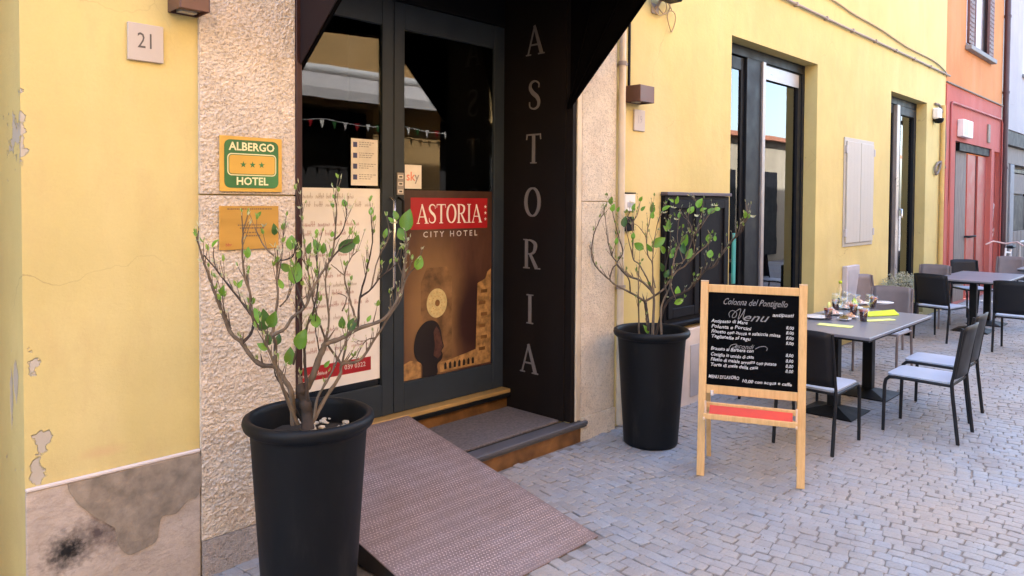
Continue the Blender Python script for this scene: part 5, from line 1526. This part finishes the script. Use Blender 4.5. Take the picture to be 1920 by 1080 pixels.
def napkin(u, v, w_, d_, h, rz, mat, label):
    o = obj_at('napkin', u, v, label, 'napkin', 'lime green napkins')
    q = MB(); q.box((-w_ / 2, -d_ / 2, .001), (w_ / 2, d_ / 2, .006), .001); q.build('napkin_sheet', M[mat], o)
    if h:
        q = MB(); q.add([(-w_ / 2, -d_ / 2, .007), (w_ / 2, -d_ / 2, .007), (w_ / 2, 0, h), (-w_ / 2, 0, h * .8), (w_ / 2, d_ / 2, .007), (-w_ / 2, d_ / 2, .007)], [(0, 1, 2, 3), (3, 2, 4, 5), (0, 3, 5), (1, 4, 2)]); q.build('napkin_fold', M[mat], o)
    o.rotation_euler.z = R(rz)
napkin(1648, 591, .34, .12, .045, -28, 'lime', 'bright lime folded napkin on the right of the laid table')
napkin(1648, 601, .30, .07, 0, -28, 'lime_pale', 'pale lime flat napkin in front of the bright folded one')
napkin(1566, 611, .26, .11, 0, -80, 'lime_pale', 'pale lime flat napkin near the front left corner of the table')
napkin(1600, 572, .10, .08, .07, 10, 'lime', 'small upright lime napkin among the glasses')

plate(1560, 590, 'white plate of pale snacks behind the first red drink', 'food2', .09)
tumbler(1600, 592, 'dark red drink in the middle of the table between the plates')
tumbler(1567, 582, 'dark red drink at the back left of the laid table')

# round white bush in front of the second window
o = tag(empty('potted_bush', (10.5, -.27, 0)), 'small round whitish green bush in a pot before the second window', 'potted plant')
q = MB(); q.lathe([(0, 0), (.13, 0), (.17, .36), (.185, .38), (.185, .41), (.165, .41), (.16, .37), (.001, .36)], n=28); q.build('pot', M['pot'], o)
q = MB(); rr = random.Random(31)
for k in range(2600):
    v_ = Vector((rr.gauss(0, 1), rr.gauss(0, 1), rr.gauss(0, 1))).normalized(); r_ = .27 * rr.uniform(.55, 1.0) * (1 + .15 * noise.noise(v_ * 2.5))
    p = Vector((v_.x * r_, v_.y * r_, .60 + v_.z * r_ * .8)); s_ = rr.uniform(.009, .017)
    a = Vector((rr.uniform(-1, 1), rr.uniform(-1, 1), rr.uniform(-1, 1))).normalized(); b = a.orthogonal().normalized()
    q.add([p - a * s_, p + b * s_ * .5, p + a * s_, p - b * s_ * .5], [(0, 1, 2, 3)])
tag(q.build('foliage', M['sage'], o), kind='stuff')
q = MB(); q.tube([(0, 0, .36), (.01, 0, .56)], .015, 7); q.build('stem', M['bark'], o)
# teal cloth strip at the edge of the first window
q = MB(); q.box((6.32, -.03, .95), (6.37, -.01, 1.42), .004); tag(q.build('teal_strip', M['teal']), 'narrow teal strip hanging at the left edge of the first tall window', 'cloth')

# bicycle leaning by the graffiti door
bk = tag(empty('bicycle', (15.9, -.45, 0)), 'pale bicycle parked by the graffiti covered red door', 'bicycle')
def wheel(x):
    q = MB(); q.tube([(x + .33 * math.cos(a), 0, .34 + .33 * math.sin(a)) for a in [2 * math.pi * k / 24 for k in range(25)]], .016, 6, False); wq = q.build('wheel', M['black_metal'], bk)
    q = MB()
    for k in range(14):
        a = 2 * math.pi * k / 14; q.tube([(x, 0, .34), (x + .32 * math.cos(a), 0, .34 + .32 * math.sin(a))], .002, 4, False)
    q.build('spoke', M['chrome'], wq)
wheel(-.5); wheel(.5)
q = MB()
for a, b in (((-.5, .34), (-.28, .92)), ((-.30, .85), (.12, .82)), ((-.32, .75), (-.02, .32)), ((-.02, .32), (.15, .9)), ((-.02, .32), (.5, .34)), ((.12, .80), (.5, .34))):
    q.tube([(a[0], 0, a[1]), (b[0], 0, b[1])], .016, 7)
q.build('bicycle_frame', M['white'], bk)
q = MB(); q.tube([(-.42, -.28, .98), (-.34, -.18, 1.04), (-.28, 0, 1.0), (-.34, .18, 1.04), (-.42, .28, .98)], .014, 7); q.build('handlebar', M['graffiti'], bk)
q = MB(); q.box((.05, -.06, .9), (.30, .06, .95), .02); q.build('saddle', M['black_metal'], bk)
# metal railing at the right edge
rl = tag(empty('railing', (18.3, -.3, 0)), 'pale metal railing in front of the dark ground floor at the right edge', 'railing')
q = MB()
for z in (.55, .95): q.tube([(-.6, 0, z), (3.0, 0, z)], .022, 8)
q.build('rail', M['shutter_white'], rl)
for x in (-.6, .6, 1.8, 3.0):
    q = MB(); q.tube([(x, 0, 0), (x, 0, .95)], .024, 8); q.build('post', M['shutter_white'], rl)
